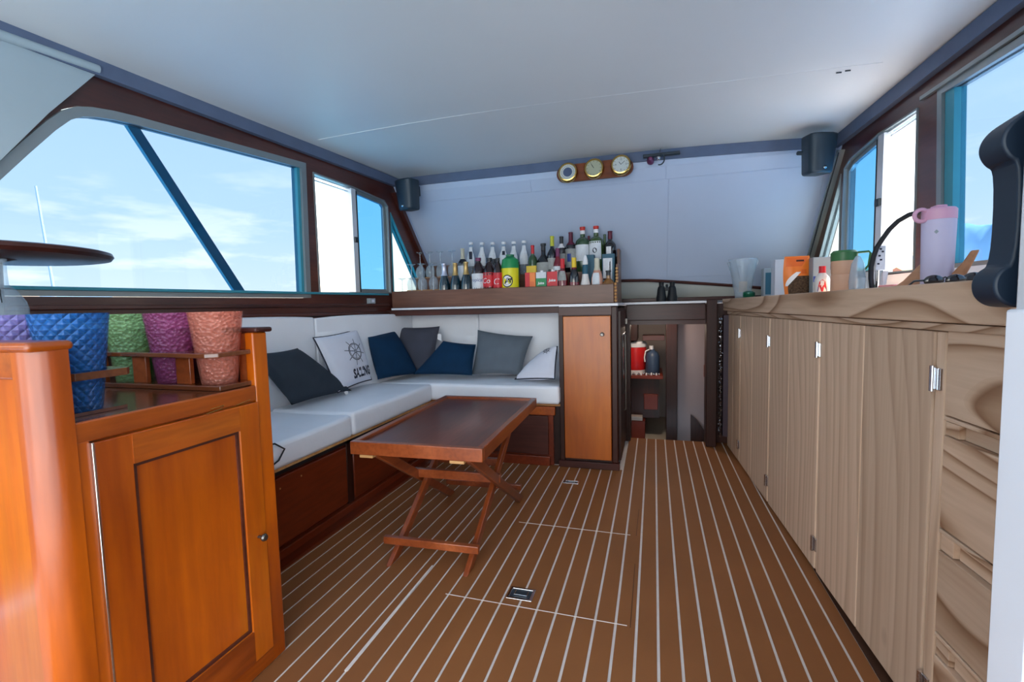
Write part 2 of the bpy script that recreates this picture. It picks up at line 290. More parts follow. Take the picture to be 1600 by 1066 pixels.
def sheet(bm, outer, holes, f0, f1):
    """flat panel with holes, thick: f0 = front map, f1 = back map"""
    for f in (f0,f1):
        es = []; 
        for loop in [outer]+holes:
            vs = [bm.verts.new((p[0],p[1],0)) for p in loop]
            es += [bm.edges.new((vs[i],vs[(i+1)%len(vs)])) for i in range(len(vs))]
        allv = set(v for e_ in es for v in e_.verts)
        bmesh.ops.triangle_fill(bm, use_beauty=True, use_dissolve=False, edges=es)
        for v in allv: v.co = Vector(f(v.co.x, v.co.y))
    for loop in [outer]+holes:
        n = len(loop); a = [bm.verts.new(f0(*p)) for p in loop]; b = [bm.verts.new(f1(*p)) for p in loop]
        for i in range(n): bm.faces.new([a[i],a[(i+1)%n],b[(i+1)%n],b[i]])
    bmesh.ops.remove_doubles(bm, verts=bm.verts, dist=1e-5)
OFF = {}
def tag(o, label, cat=None, group=None, kind=None):
    if label: o['label'] = label
    if cat: o['category'] = cat
    if group: o['group'] = group
    if kind: o['kind'] = kind
    return o
def obj(name, bm, mat, parent=None, smooth=True, bevel=0, seg=2, label=None, norm=True, sub=0, at=None):
    off = OFF.get(parent.name, Vector((0,0,0))) if parent else Vector(at or (0,0,0))
    if off.length: bmesh.ops.translate(bm, verts=bm.verts, vec=-off)
    if norm: bmesh.ops.recalc_face_normals(bm, faces=bm.faces)
    me = bpy.data.meshes.new(name); bm.to_mesh(me); bm.free()
    if smooth:
        me.shade_smooth(); me.set_sharp_from_angle(angle=math.radians(38))
    me.materials.append(M[mat] if isinstance(mat,str) else mat)
    o = bpy.data.objects.new(name, me); COL.objects.link(o)
    if parent: o.parent = parent; OFF[o.name] = off
    else: o.location = off; OFF[o.name] = off
    if bevel:
        b = o.modifiers.new('bevel','BEVEL'); b.width = bevel; b.segments = seg; b.limit_method = 'ANGLE'; b.angle_limit = math.radians(40)
        if smooth: b.harden_normals = False
    if sub:
        s_ = o.modifiers.new('sub','SUBSURF'); s_.levels = sub; s_.render_levels = sub
    if label: o['label'] = label
    return o
def thing(name, label, cat, loc=(0,0,0), group=None, rotz=0):
    o = bpy.data.objects.new(name, None); COL.objects.link(o); o.location = loc; o.rotation_euler = (0,0,rotz); o.empty_display_size = .05
    OFF[o.name] = Vector(loc) if not rotz else Vector((0,0,0))
    return tag(o, label, cat, group)
def struct(name, bm, mat, parent=None, **k):
    o = obj(name, bm, mat, parent, **k)
    if not parent: o['kind'] = 'structure'
    return o
def bx(*a):
    bm = BM(); box(bm, *a); return bm
def copy_of(o, loc, label=None):
    c = o.copy(); COL.objects.link(c); c.location = loc
    if label: c['label'] = label
    for ch in o.children:
        d = ch.copy(); COL.objects.link(d); d.parent = c
    return c
def text_faces(s, size=1, shear=0, font_bold=0):
    cu = bpy.data.curves.new('t','FONT'); cu.body = s; cu.size = size; cu.shear = shear; cu.align_x = 'CENTER'; cu.align_y = 'CENTER'; cu.offset = font_bold; cu.resolution_u = 3
    ob = bpy.data.objects.new('t', cu); COL.objects.link(ob); dg = bpy.context.evaluated_depsgraph_get(); dg.update()
    me = bpy.data.meshes.new_from_object(ob.evaluated_get(dg)); vs = [tuple(v.co) for v in me.vertices]; fs = [tuple(p.vertices) for p in me.polygons]
    bpy.data.objects.remove(ob); bpy.data.curves.remove(cu); bpy.data.meshes.remove(me)
    return vs, fs
def text_obj(s, size, fn, mat, parent, name='lettering', shear=0, bold=0):
    vs, fs = text_faces(s, size, shear, bold); bm = BM()
    bv = [bm.verts.new(fn(v[0], v[1])) for v in vs]
    for f in fs:
        try: bm.faces.new([bv[i] for i in f])
        except ValueError: pass
    return obj(name, bm, mat, parent, smooth=False, norm=False)

# ------------------------------------------------------------ hull walls
def LX(y): return -1.858+.11*(y-3.056)
def RX(y): return 1.026-.06*(y-3.26)
def Lm(off): return lambda y,z: (LX(y)+off, y, z)
def Rm(off): return lambda y,z: (RX(y)-off, y, z)
ZE = lambda y: 1.956+.011*(3.24-y)
big_L = [(.80,1.108),(.90,1.245),(1.056,1.457),(1.139,1.569),(1.215,1.668),(1.262,1.72),(1.30,1.745),(1.343,1.758),(1.407,1.769),(1.489,1.776),(1.86,1.794),(2.325,1.816),(2.31,1.108)]
def grow(loop, d, cen=None):
    n = len(loop); outl = []
    area = sum(loop[i][0]*loop[(i+1)%n][1]-loop[(i+1)%n][0]*loop[i][1] for i in range(n)); sg = 1 if area>0 else -1
    for i in range(n):
        p0,p1,p2 = Vector(loop[i-1]),Vector(loop[i]),Vector(loop[(i+1)%n])
        a = (p1-p0).normalized(); b = (p2-p1).normalized(); na = Vector((a.y,-a.x))*sg; nb = Vector((b.y,-b.x))*sg
        m = (na+nb).normalized(); k = d/max(.35,m.dot(na)); outl.append((p1.x+m.x*k, p1.y+m.y*k))
    return outl
slide_L = [(2.417,1.110),(2.417,1.806),(2.75,1.794),(3.06,1.768),(3.095,1.735),(3.09,1.118)]
tri_L = [(3.135,1.125),(3.138,1.675),(3.515,1.125)]
struct('wall_left', (lambda b: (sheet(b, [(-.35,.0),(-.35,1.975),(3.30,1.956),(3.30,1.85),(3.97,.95),(3.97,0)], [grow(big_L,.036),grow(slide_L,.008),grow(tri_L,.012)], Lm(0), Lm(-.055)), b)[1])(BM()), 'dark_mahogany', smooth=False)
big_R = [(.75,1.11),(.75,1.72),(1.0,1.745),(2.326,1.786),(2.29,1.118)]
slide_R = [(2.47,1.112),(2.487,1.784),(2.80,1.786),(3.10,1.75),(3.16,1.72),(3.17,1.118)]
tri_R = [(3.205,1.125),(3.215,1.68),(3.57,1.125)]
struct('wall_right', (lambda b: (sheet(b, [(-.35,0),(-.35,1.99),(3.30,1.935),(3.30,1.85),(3.97,.95),(3.97,0)], [grow(big_R,.03),grow(slide_R,.008),grow(tri_R,.012)], Rm(0), Rm(-.055)), b)[1])(BM()), 'dark_mahogany', smooth=False)

def ring(loop, w, f0, f1, inward=True):
    bm = BM(); inner = loop; outer = grow(loop, w); sheet(bm, outer, [inner], f0, f1); return bm
def window(name, mp_, loop, mat, frame_w, fmat, parent=None, d0=.004, d1=-.045):
    w = struct(name, ring(loop, frame_w, mp_(d0), mp_(d1)), fmat, smooth=False)
    bm = BM(); g = grow(loop, .006); prism(bm, g, mp_(-.028), mp_(-.032)); obj('pane', bm, mat, w, smooth=False)
    bm = ring(loop, .004, mp_(-.012), mp_(-.027)); obj('gasket', bm, 'rubber_gasket', w, smooth=False)
    return w
w1 = window('window_1', Lm, big_L, 'pane_blue', .034, 'aluminium')
bm = BM(); prism(bm, [(2.293,1.108),(2.31,1.108),(2.325,1.816),(2.306,1.815)], Lm(-.01), Lm(-.05)); obj('edge_strip', bm, 'teal_frame', w1, smooth=False)
# sliding windows: open half, tinted pane in its own sash
def slider(name, mp_, loop, ya, yb, zt, pane_loop):
    w = struct(name, ring(loop, .008, mp_(.006), mp_(-.05)), 'aluminium', smooth=False)
    bm = BM(); sheet(bm, grow(pane_loop,.0), [grow(pane_loop,-.022)], mp_(-.012), mp_(-.03)); obj('sash', bm, 'aluminium', w, smooth=False)
    bm = BM(); prism(bm, grow(pane_loop,-.018), mp_(-.02), mp_(-.023)); obj('pane', bm, 'pane_deep', w, smooth=False)
    bm = BM(); prism(bm, [(ya,1.112),(ya,zt),(yb,zt),(yb,1.112)], mp_(.004), mp_(-.05)); obj('jamb', bm, 'aluminium_pale', w, smooth=False)
    bm = BM(); prism(bm, [(yb,1.112),(yb,zt-.012),(yb+.012,zt-.012),(yb+.012,1.112)], mp_(.005), mp_(-.05)); obj('gasket', bm, 'rubber_gasket', w, smooth=False)
    bm = BM(); prism(bm, [(ya+.008,1.44),(ya+.008,1.475),(yb-.006,1.475),(yb-.006,1.44)], mp_(.014), mp_(.002)); obj('latch', bm, 'black_plastic', w, smooth=False)
    for i in range(2):
        z_ = zt-.004-.016*i
        bm = BM(); y0 = loop[0][0]; prism(bm, [(y0,z_+.006),(y0,z_+.012),(ya,z_+.004),(ya,z_-.002)], mp_(-.01-.014*i), mp_(-.02-.014*i)); obj('track', bm, 'aluminium_pale', w, smooth=False)
    return w
slider('window_2', Lm, slide_L, 2.725, 2.765, 1.79, [(2.775,1.114),(2.775,1.790),(3.055,1.766),(3.088,1.735),(3.088,1.118)])
slider('window_3', Rm, slide_R, 2.745, 2.80, 1.78, [(2.81,1.114),(2.81,1.782),(3.10,1.747),(3.165,1.715),(3.168,1.118)])
window('window_4', Rm, big_R, 'pane_blue', .028, 'aluminium')
window('window_5', Lm, tri_L, 'pane_light', .01, 'teal_frame')
window('window_6', Rm, tri_R, 'pane_light', .01, 'aluminium')
w4 = bpy.data.objects['window_4']
bm = BM(); prism(bm, [(2.24,1.112),(2.288,1.116),(2.322,1.786),(2.27,1.784)], Rm(-.006), Rm(-.045)); obj('edge_strip', bm, 'teal_frame', w4, smooth=False)
# raked corner posts beside the small triangular windows
for nm, mp_, a, b, m_ in (('trim_1', Lm, (3.15,1.845), (3.63,1.20), 'dark_mahogany'), ('trim_2', Rm, (3.165,1.83), (3.66,1.16), 'aluminium')):
    bm = BM(); prism(bm, [a,(a[0]+.035,a[1]+.01),(b[0]+.04,b[1]),(b[0],b[1])], mp_(.03), mp_(-.02)); struct(nm, bm, m_, smooth=False)
bm = BM(); prism(bm, [(3.165,1.815),(3.175,1.82),(3.655,1.165),(3.645,1.16)], Rm(.032), Rm(.029)); struct('trim_3', bm, 'rubber_gasket', smooth=False)
bm = BM(); prism(bm, [(3.185,1.80),(3.199,1.81),(3.69,1.165),(3.675,1.16)], Rm(.036), Rm(.012)); struct('trim_4', bm, 'aluminium', smooth=False)
for nm, mp_, a, b in (('trim_33', Lm, (3.18,1.90), (3.66,1.20)), ('trim_34', Rm, (3.20,1.87), (3.70,1.16))):
    bm = BM(); prism(bm, [a,(3.30,1.90),(3.90,1.02),(b[0]+.14,1.02),b], mp_(.006), mp_(-.004)); struct(nm, bm, 'white_wall', smooth=False)
# sill mouldings on the left
bm = BM(); prism(bm, [(-.3,1.028),(-.3,1.046),(3.05,1.034),(3.05,1.016)], Lm(.022), Lm(-.0)); struct('trim_5', bm, 'dark_mahogany', bevel=.004)
bm = BM(); prism(bm, [(-.3,.985),(-.3,1.006),(3.05,.978),(3.05,.958)], Lm(.03), Lm(-.0)); struct('trim_6', bm, 'dark_mahogany', bevel=.006)
bm = BM(); prism(bm, [(-.3,1.094),(-.3,1.106),(3.05,1.108),(3.05,1.094)], Lm(.018), Lm(-.0)); struct('trim_7', bm, 'teal_frame', bevel=.003)
# upper wood pelmet on the right has a rounded lower lip
bm = BM(); prism(bm, [(.6,1.80),(.6,1.815),(2.45,1.825),(2.45,1.81)], Rm(.014), Rm(0)); struct('trim_8', bm, 'aluminium', smooth=False)
# slate roof beams
def beam(name, pts_top, pts_bot, mp_):
    bm = BM(); n = len(pts_top); ring_ = [p for p in pts_top]+[p for p in reversed(pts_bot)]
    prism(bm, ring_, mp_(.03), mp_(-.03)); struct(name, bm, 'slate_trim', smooth=False)
beam('trim_9', [(-.35,ZE(-.35)),(3.30,1.955)], [(-.35,ZE(-.35)-.072),(3.30,1.895)], Lm)
beam('trim_10', [(-.35,1.985),(3.30,1.93)], [(-.35,1.93),(3.30,1.862)], Rm)
def crown(x,y):
    u = (x+.42)/1.5; c = .022+.05*min(1,max(0,(3.24-y)/1.6))
    left = 1.956+.011*(3.24-y); right = 1.928+.018*(3.24-y); w = (x+1.9)/2.95
    return left*(1-w)+right*w + c*(1-u*u) + .004*math.sin(3.1*x+1)*math.sin(2.3*y)
bm = BM()
xs = [LX(3.2)-.02+i*(RX(3.2)-LX(3.2)+.04)/24 for i in range(25)]
def fb(x,dz): return (x, 3.235-.0*x, crown(x,3.235)+dz)
prism(bm, [(x,0) for x in xs]+[(x,1) for x in reversed(xs)], lambda x,k: (x,3.225,crown(x,3.24)-(.062 if k==0 else 0)), lambda x,k: (x,3.27,crown(x,3.24)-(.062 if k==0 else 0)))
struct('trim_11', bm, 'slate_trim', smooth=False)
# ceiling with a raised panel seam
bm = BM(); NX,NY = 40,48; g = []
for j in range(NY+1):
    y = -.45+(3.27+.45)*j/NY; x0 = LX(y)-.03; x1 = RX(y)+.03
    g.append([bm.verts.new((x0+(x1-x0)*i/NX, y, crown(x0+(x1-x0)*i/NX,y))) for i in range(NX+1)])
for j in range(NY):
    for i in range(NX): bm.faces.new([g[j][i],g[j][i+1],g[j+1][i+1],g[j+1][i]])
top = bmesh.ops.extrude_face_region(bm, geom=bm.faces[:]); bmesh.ops.translate(bm, verts=[v for v in top['geom'] if isinstance(v,bmesh.types.BMVert)], vec=(0,0,.06))
ceil = struct('ceiling', bm, 'white_headliner')
bm = BM(); tube(bm, [(x, 2.36+.05*math.sin((x+1.6)*1.1), crown(x,2.36)-.0005) for x in [LX(2.4)+.1+i*.07 for i in range(40)]], .0025, 6); obj('seam', bm, 'white_headliner', ceil)
# aft side cover (rolled top) on the left wall
bm = BM(); prism(bm, [(.2,1.91),(1.345,1.935),(1.352,1.925),(1.19,1.716),(1.061,1.529),(.6,.9),(.2,.9)], Lm(.02), Lm(.004)); cov = struct('trim_12', bm, 'grey_cover', smooth=False)
bm = BM(); tube(bm, [(LX(y)+.025,y,z) for y,z in ((.2,1.905),(.8,1.918),(1.35,1.932))], .016, 10); obj('rolled_edge', bm, 'grey_cover', cov)

# ------------------------------------------------------------ front wall (raked white panels)
FP = lambda z: 3.24 if z > 1.86 else (3.24+(1.86-z)*.75)
wf = BM()
zs = [.98,1.1,1.25,1.4,1.55,1.7,1.86,1.93]
for k in range(len(zs)-1):
    z0,z1 = zs[k],zs[k+1]; y0,y1 = FP(z0),FP(z1)
    hexa(wf, [(LX(y0)-.0,y0,z0),(RX(y0),y0,z0),(RX(y0),y0+.04,z0),(LX(y0),y0+.04,z0),(LX(y1),y1,z1),(RX(y1),y1,z1),(RX(y1),y1+.04,z1),(LX(y1),y1+.04,z1)])
bmesh.ops.remove_doubles(wf, verts=wf.verts, dist=1e-5)
wallf = struct('wall_front', wf, 'white_wall', smooth=False)
# thin overlay panels that leave the visible seams
def fpanel(x0,x1,z0,z1,t=.004):
    bm = BM(); y0,y1 = FP(z0),FP(z1)
    hexa(bm, [(x0,y0-t,z0),(x1,y0-t,z0),(x1,y0+.01,z0),(x0,y0+.01,z0),(x0,y1-t,z1),(x1,y1-t,z1),(x1,y1+.01,z1),(x0,y1+.01,z1)])
    obj('panel', bm, 'white_wall', wallf, bevel=.0015, smooth=False)
fpanel(-1.75,-.82,1.79,1.857); fpanel(-.815,.07,1.79,1.857); fpanel(.075,1.0,1.79,1.857)
fpanel(-1.74,.09,1.18,1.786); fpanel(.093,.98,1.18,1.786)
# moulding and cream band under it
pts = [(-.29,1.170),(-.05,1.164),(.125,1.149),(.315,1.130),(.525,1.108),(.73,1.084),(.96,1.058)]
bm = BM(); tube(bm, [(x,FP(z)-.012,z) for x,z in pts], .011, 8); struct('trim_13', bm, 'dark_mahogany_cross')
bm = BM(); prism(bm, [(x,z-.012) for x,z in pts]+[(.96,1.0),(-.29,1.0)], lambda x,z: (x,FP(z)-.006,z), lambda x,z: (x,FP(z)+.004,z)); struct('trim_14', bm, 'cream_panel', smooth=False)
bm = BM(); box(bm, -.24,.98, 3.80,3.82, 1.004,1.03); struct('trim_15', bm, 'dark_mahogany_cross', bevel=.003)

# ------------------------------------------------------------ floor: foam planks between pale stripes
XR = .565
fl = struct('floor', bx(-2.1,1.15,-.5,3.56,-.04,-.003), 'floor_stripe', smooth=False)
edges_ = [.01+.0636*k for k in range(9)]+[.562]
le = [.01-.0636*k for k in range(1,15)]          # down to the joint
xl = sorted([-.821-.0,-.86]+[-.923-.0636*k for k in range(0,8)]+[x for x in le if x > -.80]+edges_)
xl = [-1.44]+[x for x in xl if x > -1.40]
for a,b in zip(xl[:-1],xl[1:]):
    y1 = 3.55 if a > -.2 else 2.84
    x0 = a+(.0042 if a>-1.43 else 0); x1 = b-.0042
    if b > .56: x1 = b+.0
    bm = bx(x0,x1,-.5,y1,-.004,.0); obj('plank', bm, 'floor_foam', fl, smooth=False)
bm = BM(); box(bm,.5645,.75,-.5,3.0,-.004,.0)
obj('border_strip', bm, 'floor_border', fl, smooth=False)
bm = BM(); prism(bm, [(-1.44,1.0),(-1.375,1.0),(-1.375,2.84),(-1.44,2.84)], lambda x,y:(x,y,-.003), lambda x,y:(x,y,.012)); obj('border_strip', bm, 'bench_mahogany', fl, smooth=False)
def seam(a,b,w=.0025,m_='floor_stripe'):
    bm = BM(); bar(bm, (a[0],a[1],.0004), (b[0],b[1],.0004), w, .0012); obj('hatch_seam', bm, m_, fl, smooth=False)
seam((-.70,1.445),(-.082,1.436)); seam((-.60,2.035),(-.10,2.03)); seam((-.072,1.43),(-.072,1.8),.0016,'floor_border'); seam((-.075,2.03),(-.072,2.3),.0014,'floor_border')
bm = BM(); prism(bm, [(-.826,1.05),(-.828,1.3),(-.829,1.6),(-.824,1.6),(-.817,1.3),(-.815,1.05)], lambda x,y:(x,y,-.001), lambda x,y:(x,y,.0009)); obj('joint_filler', bm, 'floor_stripe', fl, smooth=False)
for k,(x,y,sx,sy,lab) in enumerate(((-.443,1.507,.045,.034,'recessed square steel hatch latch in the striped floor near the table'),(-.447,2.573,.043,.022,'recessed steel hatch latch in the floor in front of the orange cabinet door'))):
    t = thing('hatch_latch', lab, 'latch', (x,y,0), 'hatch latches in the floor')
    bm = BM(); sheet(bm, [(-sx,-sy),(sx,-sy),(sx,sy),(-sx,sy)], [[(-sx*.8,-sy*.75),(sx*.8,-sy*.75),(sx*.8,sy*.75),(-sx*.8,sy*.75)]], lambda a,b:(x+a,y+b,.004), lambda a,b:(x+a,y+b,.0002)); obj('rim', bm, 'chrome', t, smooth=False, bevel=.001)
    obj('cup', bx(x-sx*.8,x+sx*.8,y-sy*.75,y+sy*.75,.0002,.0012), 'black_plastic', t, smooth=False)
    bm = BM(); tube(bm, [(x-sx*.5,y+sy*.45,.003),(x-sx*.5,y-sy*.3,.004),(x+sx*.5,y-sy*.3,.004),(x+sx*.5,y+sy*.45,.003)], .002, 6); obj('ring_pull', bm, 'chrome', t)

# ------------------------------------------------------------ aft bulkhead right of the doorway with white frame
bm = BM(); box(bm, .425,1.28,.50,.56,-.0,2.0); struct('wall_aft', bm, 'white_paint', smooth=False)
d1 = BM(); box(d1, .328,.424,.525,.57,0,2.0); dd = struct('door_1', d1, 'aluminium_pale', bevel=.004)
bm = BM(); box(bm, .3225,.34,.522,.572,0,.985); obj('lower_cover', bm, 'white_paint', dd, bevel=.003)
for z in (.93,1.6,.5): 
    bm = BM(); lathe(bm, [(.004,0),(.004,.002),(.002,.003)], (.352,.522,z), 10, axis='Y'); obj('screw', bm, 'dull_steel', dd)
th = thing('door_pull', 'dark blue-black moulded pull handle on the white door frame at the right', 'handle', (.335,.62,1.09))
bm = BM()
outl = [(.335,.985),(.322,.988),(.313,.998),(.311,1.012),(.316,1.024),(.327,1.03),(.327,1.128),(.318,1.134),(.312,1.146),(.313,1.158),(.320,1.169),(.333,1.178),(.355,1.192),(.37,1.192),(.37,.985)]
outl = [(x+.017,z) for x,z in outl]
for _ in range(2): outl = [q for i,p in enumerate(outl) for q in (((p[0]*3+outl[(i+1)%len(outl)][0])/4,(p[1]*3+outl[(i+1)%len(outl)][1])/4),((p[0]+outl[(i+1)%len(outl)][0]*3)/4,(p[1]+outl[(i+1)%len(outl)][1]*3)/4))]
prism(bm, outl, lambda x,z:(x,.60,z), lambda x,z:(x,.638,z)); obj('body', bm, 'handle_black', th, bevel=.004, seg=3)
for z0,z1 in ((1.035,1.075),(1.083,1.098),(1.106,1.143)):
    obj('slot', bx(.347,.353,.5985,.601,z0,z1), 'black_rubber', th, smooth=False)
for z in (1.157,1.012):
    bm = BM(); lathe(bm, [(.004,0),(.004,.002),(.002,.0025)], (.350,.599,z), 10, axis='Y'); obj('screw', bm, 'dull_steel', th)
obj('mounting_strip', bx(.352,.364,.572,.60,.985,1.2), 'black_rubber', th, smooth=False)

# ------------------------------------------------------------ near-left bar cabinet
FX = -1.045
cab = thing('bar_cabinet', 'orange varnished teak bar cabinet with panelled door in the left foreground', 'cabinet', (FX-.3,.83,0))
bm = BM(); box(bm, -1.95,FX-.012,.62,1.06,0,.775); obj('body', bm, 'varnished_teak', cab, smooth=False)
# face frame
obj('top_rail', bx(FX-.03,FX,.60,1.0275,.757,.798), 'varnished_teak_horizontal', cab, bevel=.003)
obj('stile', bx(FX-.03,FX,1.028,1.076,.0,.943), 'varnished_teak', cab, bevel=.004)
obj('stile', bx(FX-.03,FX,.585,.625,.0,.76), 'varnished_teak', cab, bevel=.002)
obj('bottom_rail', bx(FX-.03,FX,.62,1.035,.0,.045), 'varnished_teak_horizontal', cab, bevel=.003)
# rounded near corner post
bm = BM(); arc_ = [(FX-.042+.046*math.cos(a), .600-.046+.046*math.sin(a)) for a in [math.radians(q) for q in range(-90,31,10)]]
arc_ = [(FX-.042+.044*math.cos(math.radians(q)), .592+.044*math.sin(math.radians(q))) for q in range(-90,1,9)]
prism(bm, [(FX-.055,.548)]+arc_+[(FX+.002,.603),(FX-.055,.603)], lambda x,y:(x,y,0), lambda x,y:(x,y,.94)); obj('corner_post', bm, 'varnished_teak', cab)
obj('end_panel', bx(-1.95,FX-.05,.560,.603,0,.94), 'varnished_teak', cab, smooth=False)
obj('end_panel_rail', bx(-1.95,FX-.05,.550,.562,.888,.94), 'varnished_teak_horizontal', cab, bevel=.004)
bm = BM(); box(bm, -1.95,FX+.006,.540,.612,.938,.956); obj('end_cap', bm, 'varnished_teak_horizontal', cab, bevel=.008, seg=3)
# counter top
obj('counter_top', bx(-1.95,FX-.004,.60,1.055,.785,.7985), 'counter_wood', cab, bevel=.002)
# far raised end
obj('far_end_panel', bx(-1.95,FX-.03,1.052,1.074,.78,.945), 'dark_mahogany_cross', cab, bevel=.002)
bm = BM(); box(bm, FX-.068,FX-.031,1.040,1.052,.799,.943); obj('far_end_post', bm, 'table_frame_wood', cab, bevel=.004)
bm = BM(); box(bm, -1.95,FX+.010,1.030,1.090,.943,.957); obj('far_end_cap', bm, 'dark_mahogany_cross', cab, bevel=.006, seg=3)
# door
D0,D1,Z0,Z1 = .628,1.026,.048,.754
door = obj('door', (lambda b: (sheet(b, [(D0,Z0),(D1,Z0),(D1,Z1),(D0,Z1)], [[(.697,.135),(.962,.135),(.962,.690),(.697,.690)]], lambda y,z:(FX+.006,y,z), lambda y,z:(FX-.014,y,z)), b)[1])(BM()), 'varnished_teak', cab, smooth=False, bevel=.002)
obj('panel', bx(FX-.012,FX-.004,.69,.97,.13,.695), 'varnished_teak', door, smooth=False)
obj('rail', bx(FX+.005,FX+.0075,.697,.962,.690,.752), 'varnished_teak_horizontal', door, smooth=False)
obj('rail', bx(FX+.005,FX+.0075,.697,.962,.050,.135), 'varnished_teak_horizontal', door, smooth=False)
bm = BM(); sheet(bm, [(.697,.135),(.962,.135),(.962,.690),(.697,.690)], [[(.705,.143),(.954,.143),(.954,.682),(.705,.682)]], lambda y,z:(FX+.001,y,z), lambda y,z:(FX-.008,y,z)); obj('bead', bm, 'dark_mahogany', door, smooth=False)
bm = BM(); lathe(bm, [(.004,0),(.004,.012),(.009,.016),(.0105,.021),(.008,.026),(.0,.027)], (FX+.005,.998,.385), 16, axis='X'); obj('knob', bm, 'dull_steel', door)
obj('piano_hinge', bx(FX-.004,FX+.0075,.6235,.6275,.048,.755), 'chrome', cab, bevel=.001)
for pts in ([(.868,.7555),(.912,.7600),(.918,.7665),(.880,.7645)], [(.955,.759),(.978,.7625),(1.0,.764)]):
    bm = BM(); tube(bm, [(FX+.007,y,z) for y,z in pts], .0011, 6); obj('wire_clip', bm, 'brass', cab)
# glass racks: shelf with holes, base board, dividers
CU = [(-1.121,.985),(-1.278,.985),(-1.435,.985)]
rk = thing('glass_rack', 'dark wooden rack with three round holes on the far end of the bar cabinet', 'rack', (-1.3,.98,.7985), 'tumbler racks on the bar cabinet')
def circ(cx,cy,r,n=20): return [(cx+r*math.cos(2*PI*k/n), cy+r*math.sin(2*PI*k/n)) for k in range(n)]
bm = BM(); sheet(bm, [(-1.057,1.045),(-1.052,.925),(-1.075,.905),(-1.3,.925),(-1.75,.965),(-1.75,1.045)], [circ(x,y,.056) for x,y in CU], lambda x,y:(x,y,.898), lambda x,y:(x,y,.886)); obj('shelf', bm, 'counter_wood', rk, smooth=False, bevel=.002)
obj('base_board', bx(-1.75,-1.06,.93,1.045,.799,.812), 'counter_wood', rk, bevel=.002)
for x in (-1.197,-1.355,-1.515): obj('divider', bx(x-.028,x+.022,.945,.958,.812,.886), 'table_frame_wood', rk, bevel=.002)
rk2 = thing('glass_rack', 'dark wooden rack with holes on the near end of the bar cabinet', 'rack', (-1.3,.67,.7985), 'tumbler racks on the bar cabinet')
CV = [(-1.143,.668),(-1.29,.664)]
bm = BM(); sheet(bm, [(-1.60,.612),(-1.095,.612),(-1.078,.63),(-1.078,.725),(-1.09,.738),(-1.60,.738)], [circ(x,y,.0525) for x,y in CV], lambda x,y:(x,y,.888), lambda x,y:(x,y,.873)); obj('shelf', bm, 'counter_wood', rk2, smooth=False, bevel=.003)
obj('base_board', bx(-1.60,-1.10,.612,.735,.799,.806), 'counter_wood', rk2, smooth=False)
def tumbler(x,y,z0,mat,label,r0=.043,r1=.0645,h=.19):
    bm = BM(); lathe(bm, [(.002,.001),(r0-.002,0),(r0,.003),(r0+(r1-r0)*.5,h*.5),(r1,h),(r1-.0025,h),(r0+(r1-r0)*.5-.003,h*.5),(r0-.004,.012),(.002,.010)], (x,y,z0), 40, cap0=False, cap1=False)
    return tag(obj('tumbler', bm, mat, at=(x,y,z0)), label, 'tumbler', 'coloured plastic tumblers in the racks')
tumbler(*CU[0],.8125,'peach_tumbler','peach red crackled plastic tumbler nearest the settee in the far rack')
tumbler(*CU[1],.8125,'magenta_tumbler','magenta crackled plastic tumbler between the green and the peach ones')
tumbler(*CU[2],.8125,'green_tumbler','green crackled plastic tumbler in the far rack')
tumbler(*CV[0],.8065,'blue_tumbler','large blue plastic tumbler with raised diamond pattern in the near rack', .041, .0635,.199)
tumbler(*CV[1],.8065,'lavender_tumbler','lavender plastic tumbler with diamond pattern at the left edge', .041, .0635,.199)
# round pedestal table top at the left edge, bottle under it
t = thing('round_stand', 'round dark wooden stand top above the clear bottle at the left edge', 'stand', (-1.80,.90,.8))
bm = BM(); lathe(bm, [(.235,0),(.258,.004),(.265,.014),(.261,.024),(.248,.028),(.0,.028)], (-1.803,.885,1.168), 56); obj('round_top', bm, 'dark_mahogany_cross', t)
bm = BM(); lathe(bm, [(.05,0),(.028,.02),(.024,.2),(.03,.36),(.06,.369)], (-1.812,.875,.799), 20); obj('pedestal', bm, 'dark_mahogany_upright', t)
bm = BM(); lathe(bm, [(.0,.0),(.12,.001),(.135,.006),(.131,.007),(.118,.004),(0,.003)], (-1.80,.90,1.197), 32); tag(obj('glass_saucer', bm, 'clear_glass', at=(-1.8,.92,1.197)), 'thin pale glass saucer on the round stand top', 'saucer')
bm = BM(); lathe(bm, [(.002,.004),(.046,0),(.050,.006),(.050,.225),(.046,.245),(.028,.275),(.0155,.290),(.0145,.345),(.0165,.347),(.0165,.357),(.012,.357)], (-1.655,.82,.7985), 28, cap1=False); wb = tag(obj('water_bottle', bm, 'clear_glass', at=(-1.655,.82,.7985)), 'clear glass bottle under the round stand at the left edge', 'bottle')
bm = BM(); tube(bm, [(-1.655+.017*math.cos(a),.82+.017*math.sin(a),1.078) for a in [k*PI/8 for k in range(16)]], .0012, 5, closed=True); obj('wire_collar', bm, 'black_rubber', wb)
bm = BM(); tube(bm, [(-1.655+.017,.81,1.078),(-1.62,.80,1.065),(-1.606,.795,1.04)], .0012, 5); obj('wire_collar', bm, 'black_rubber', wb)

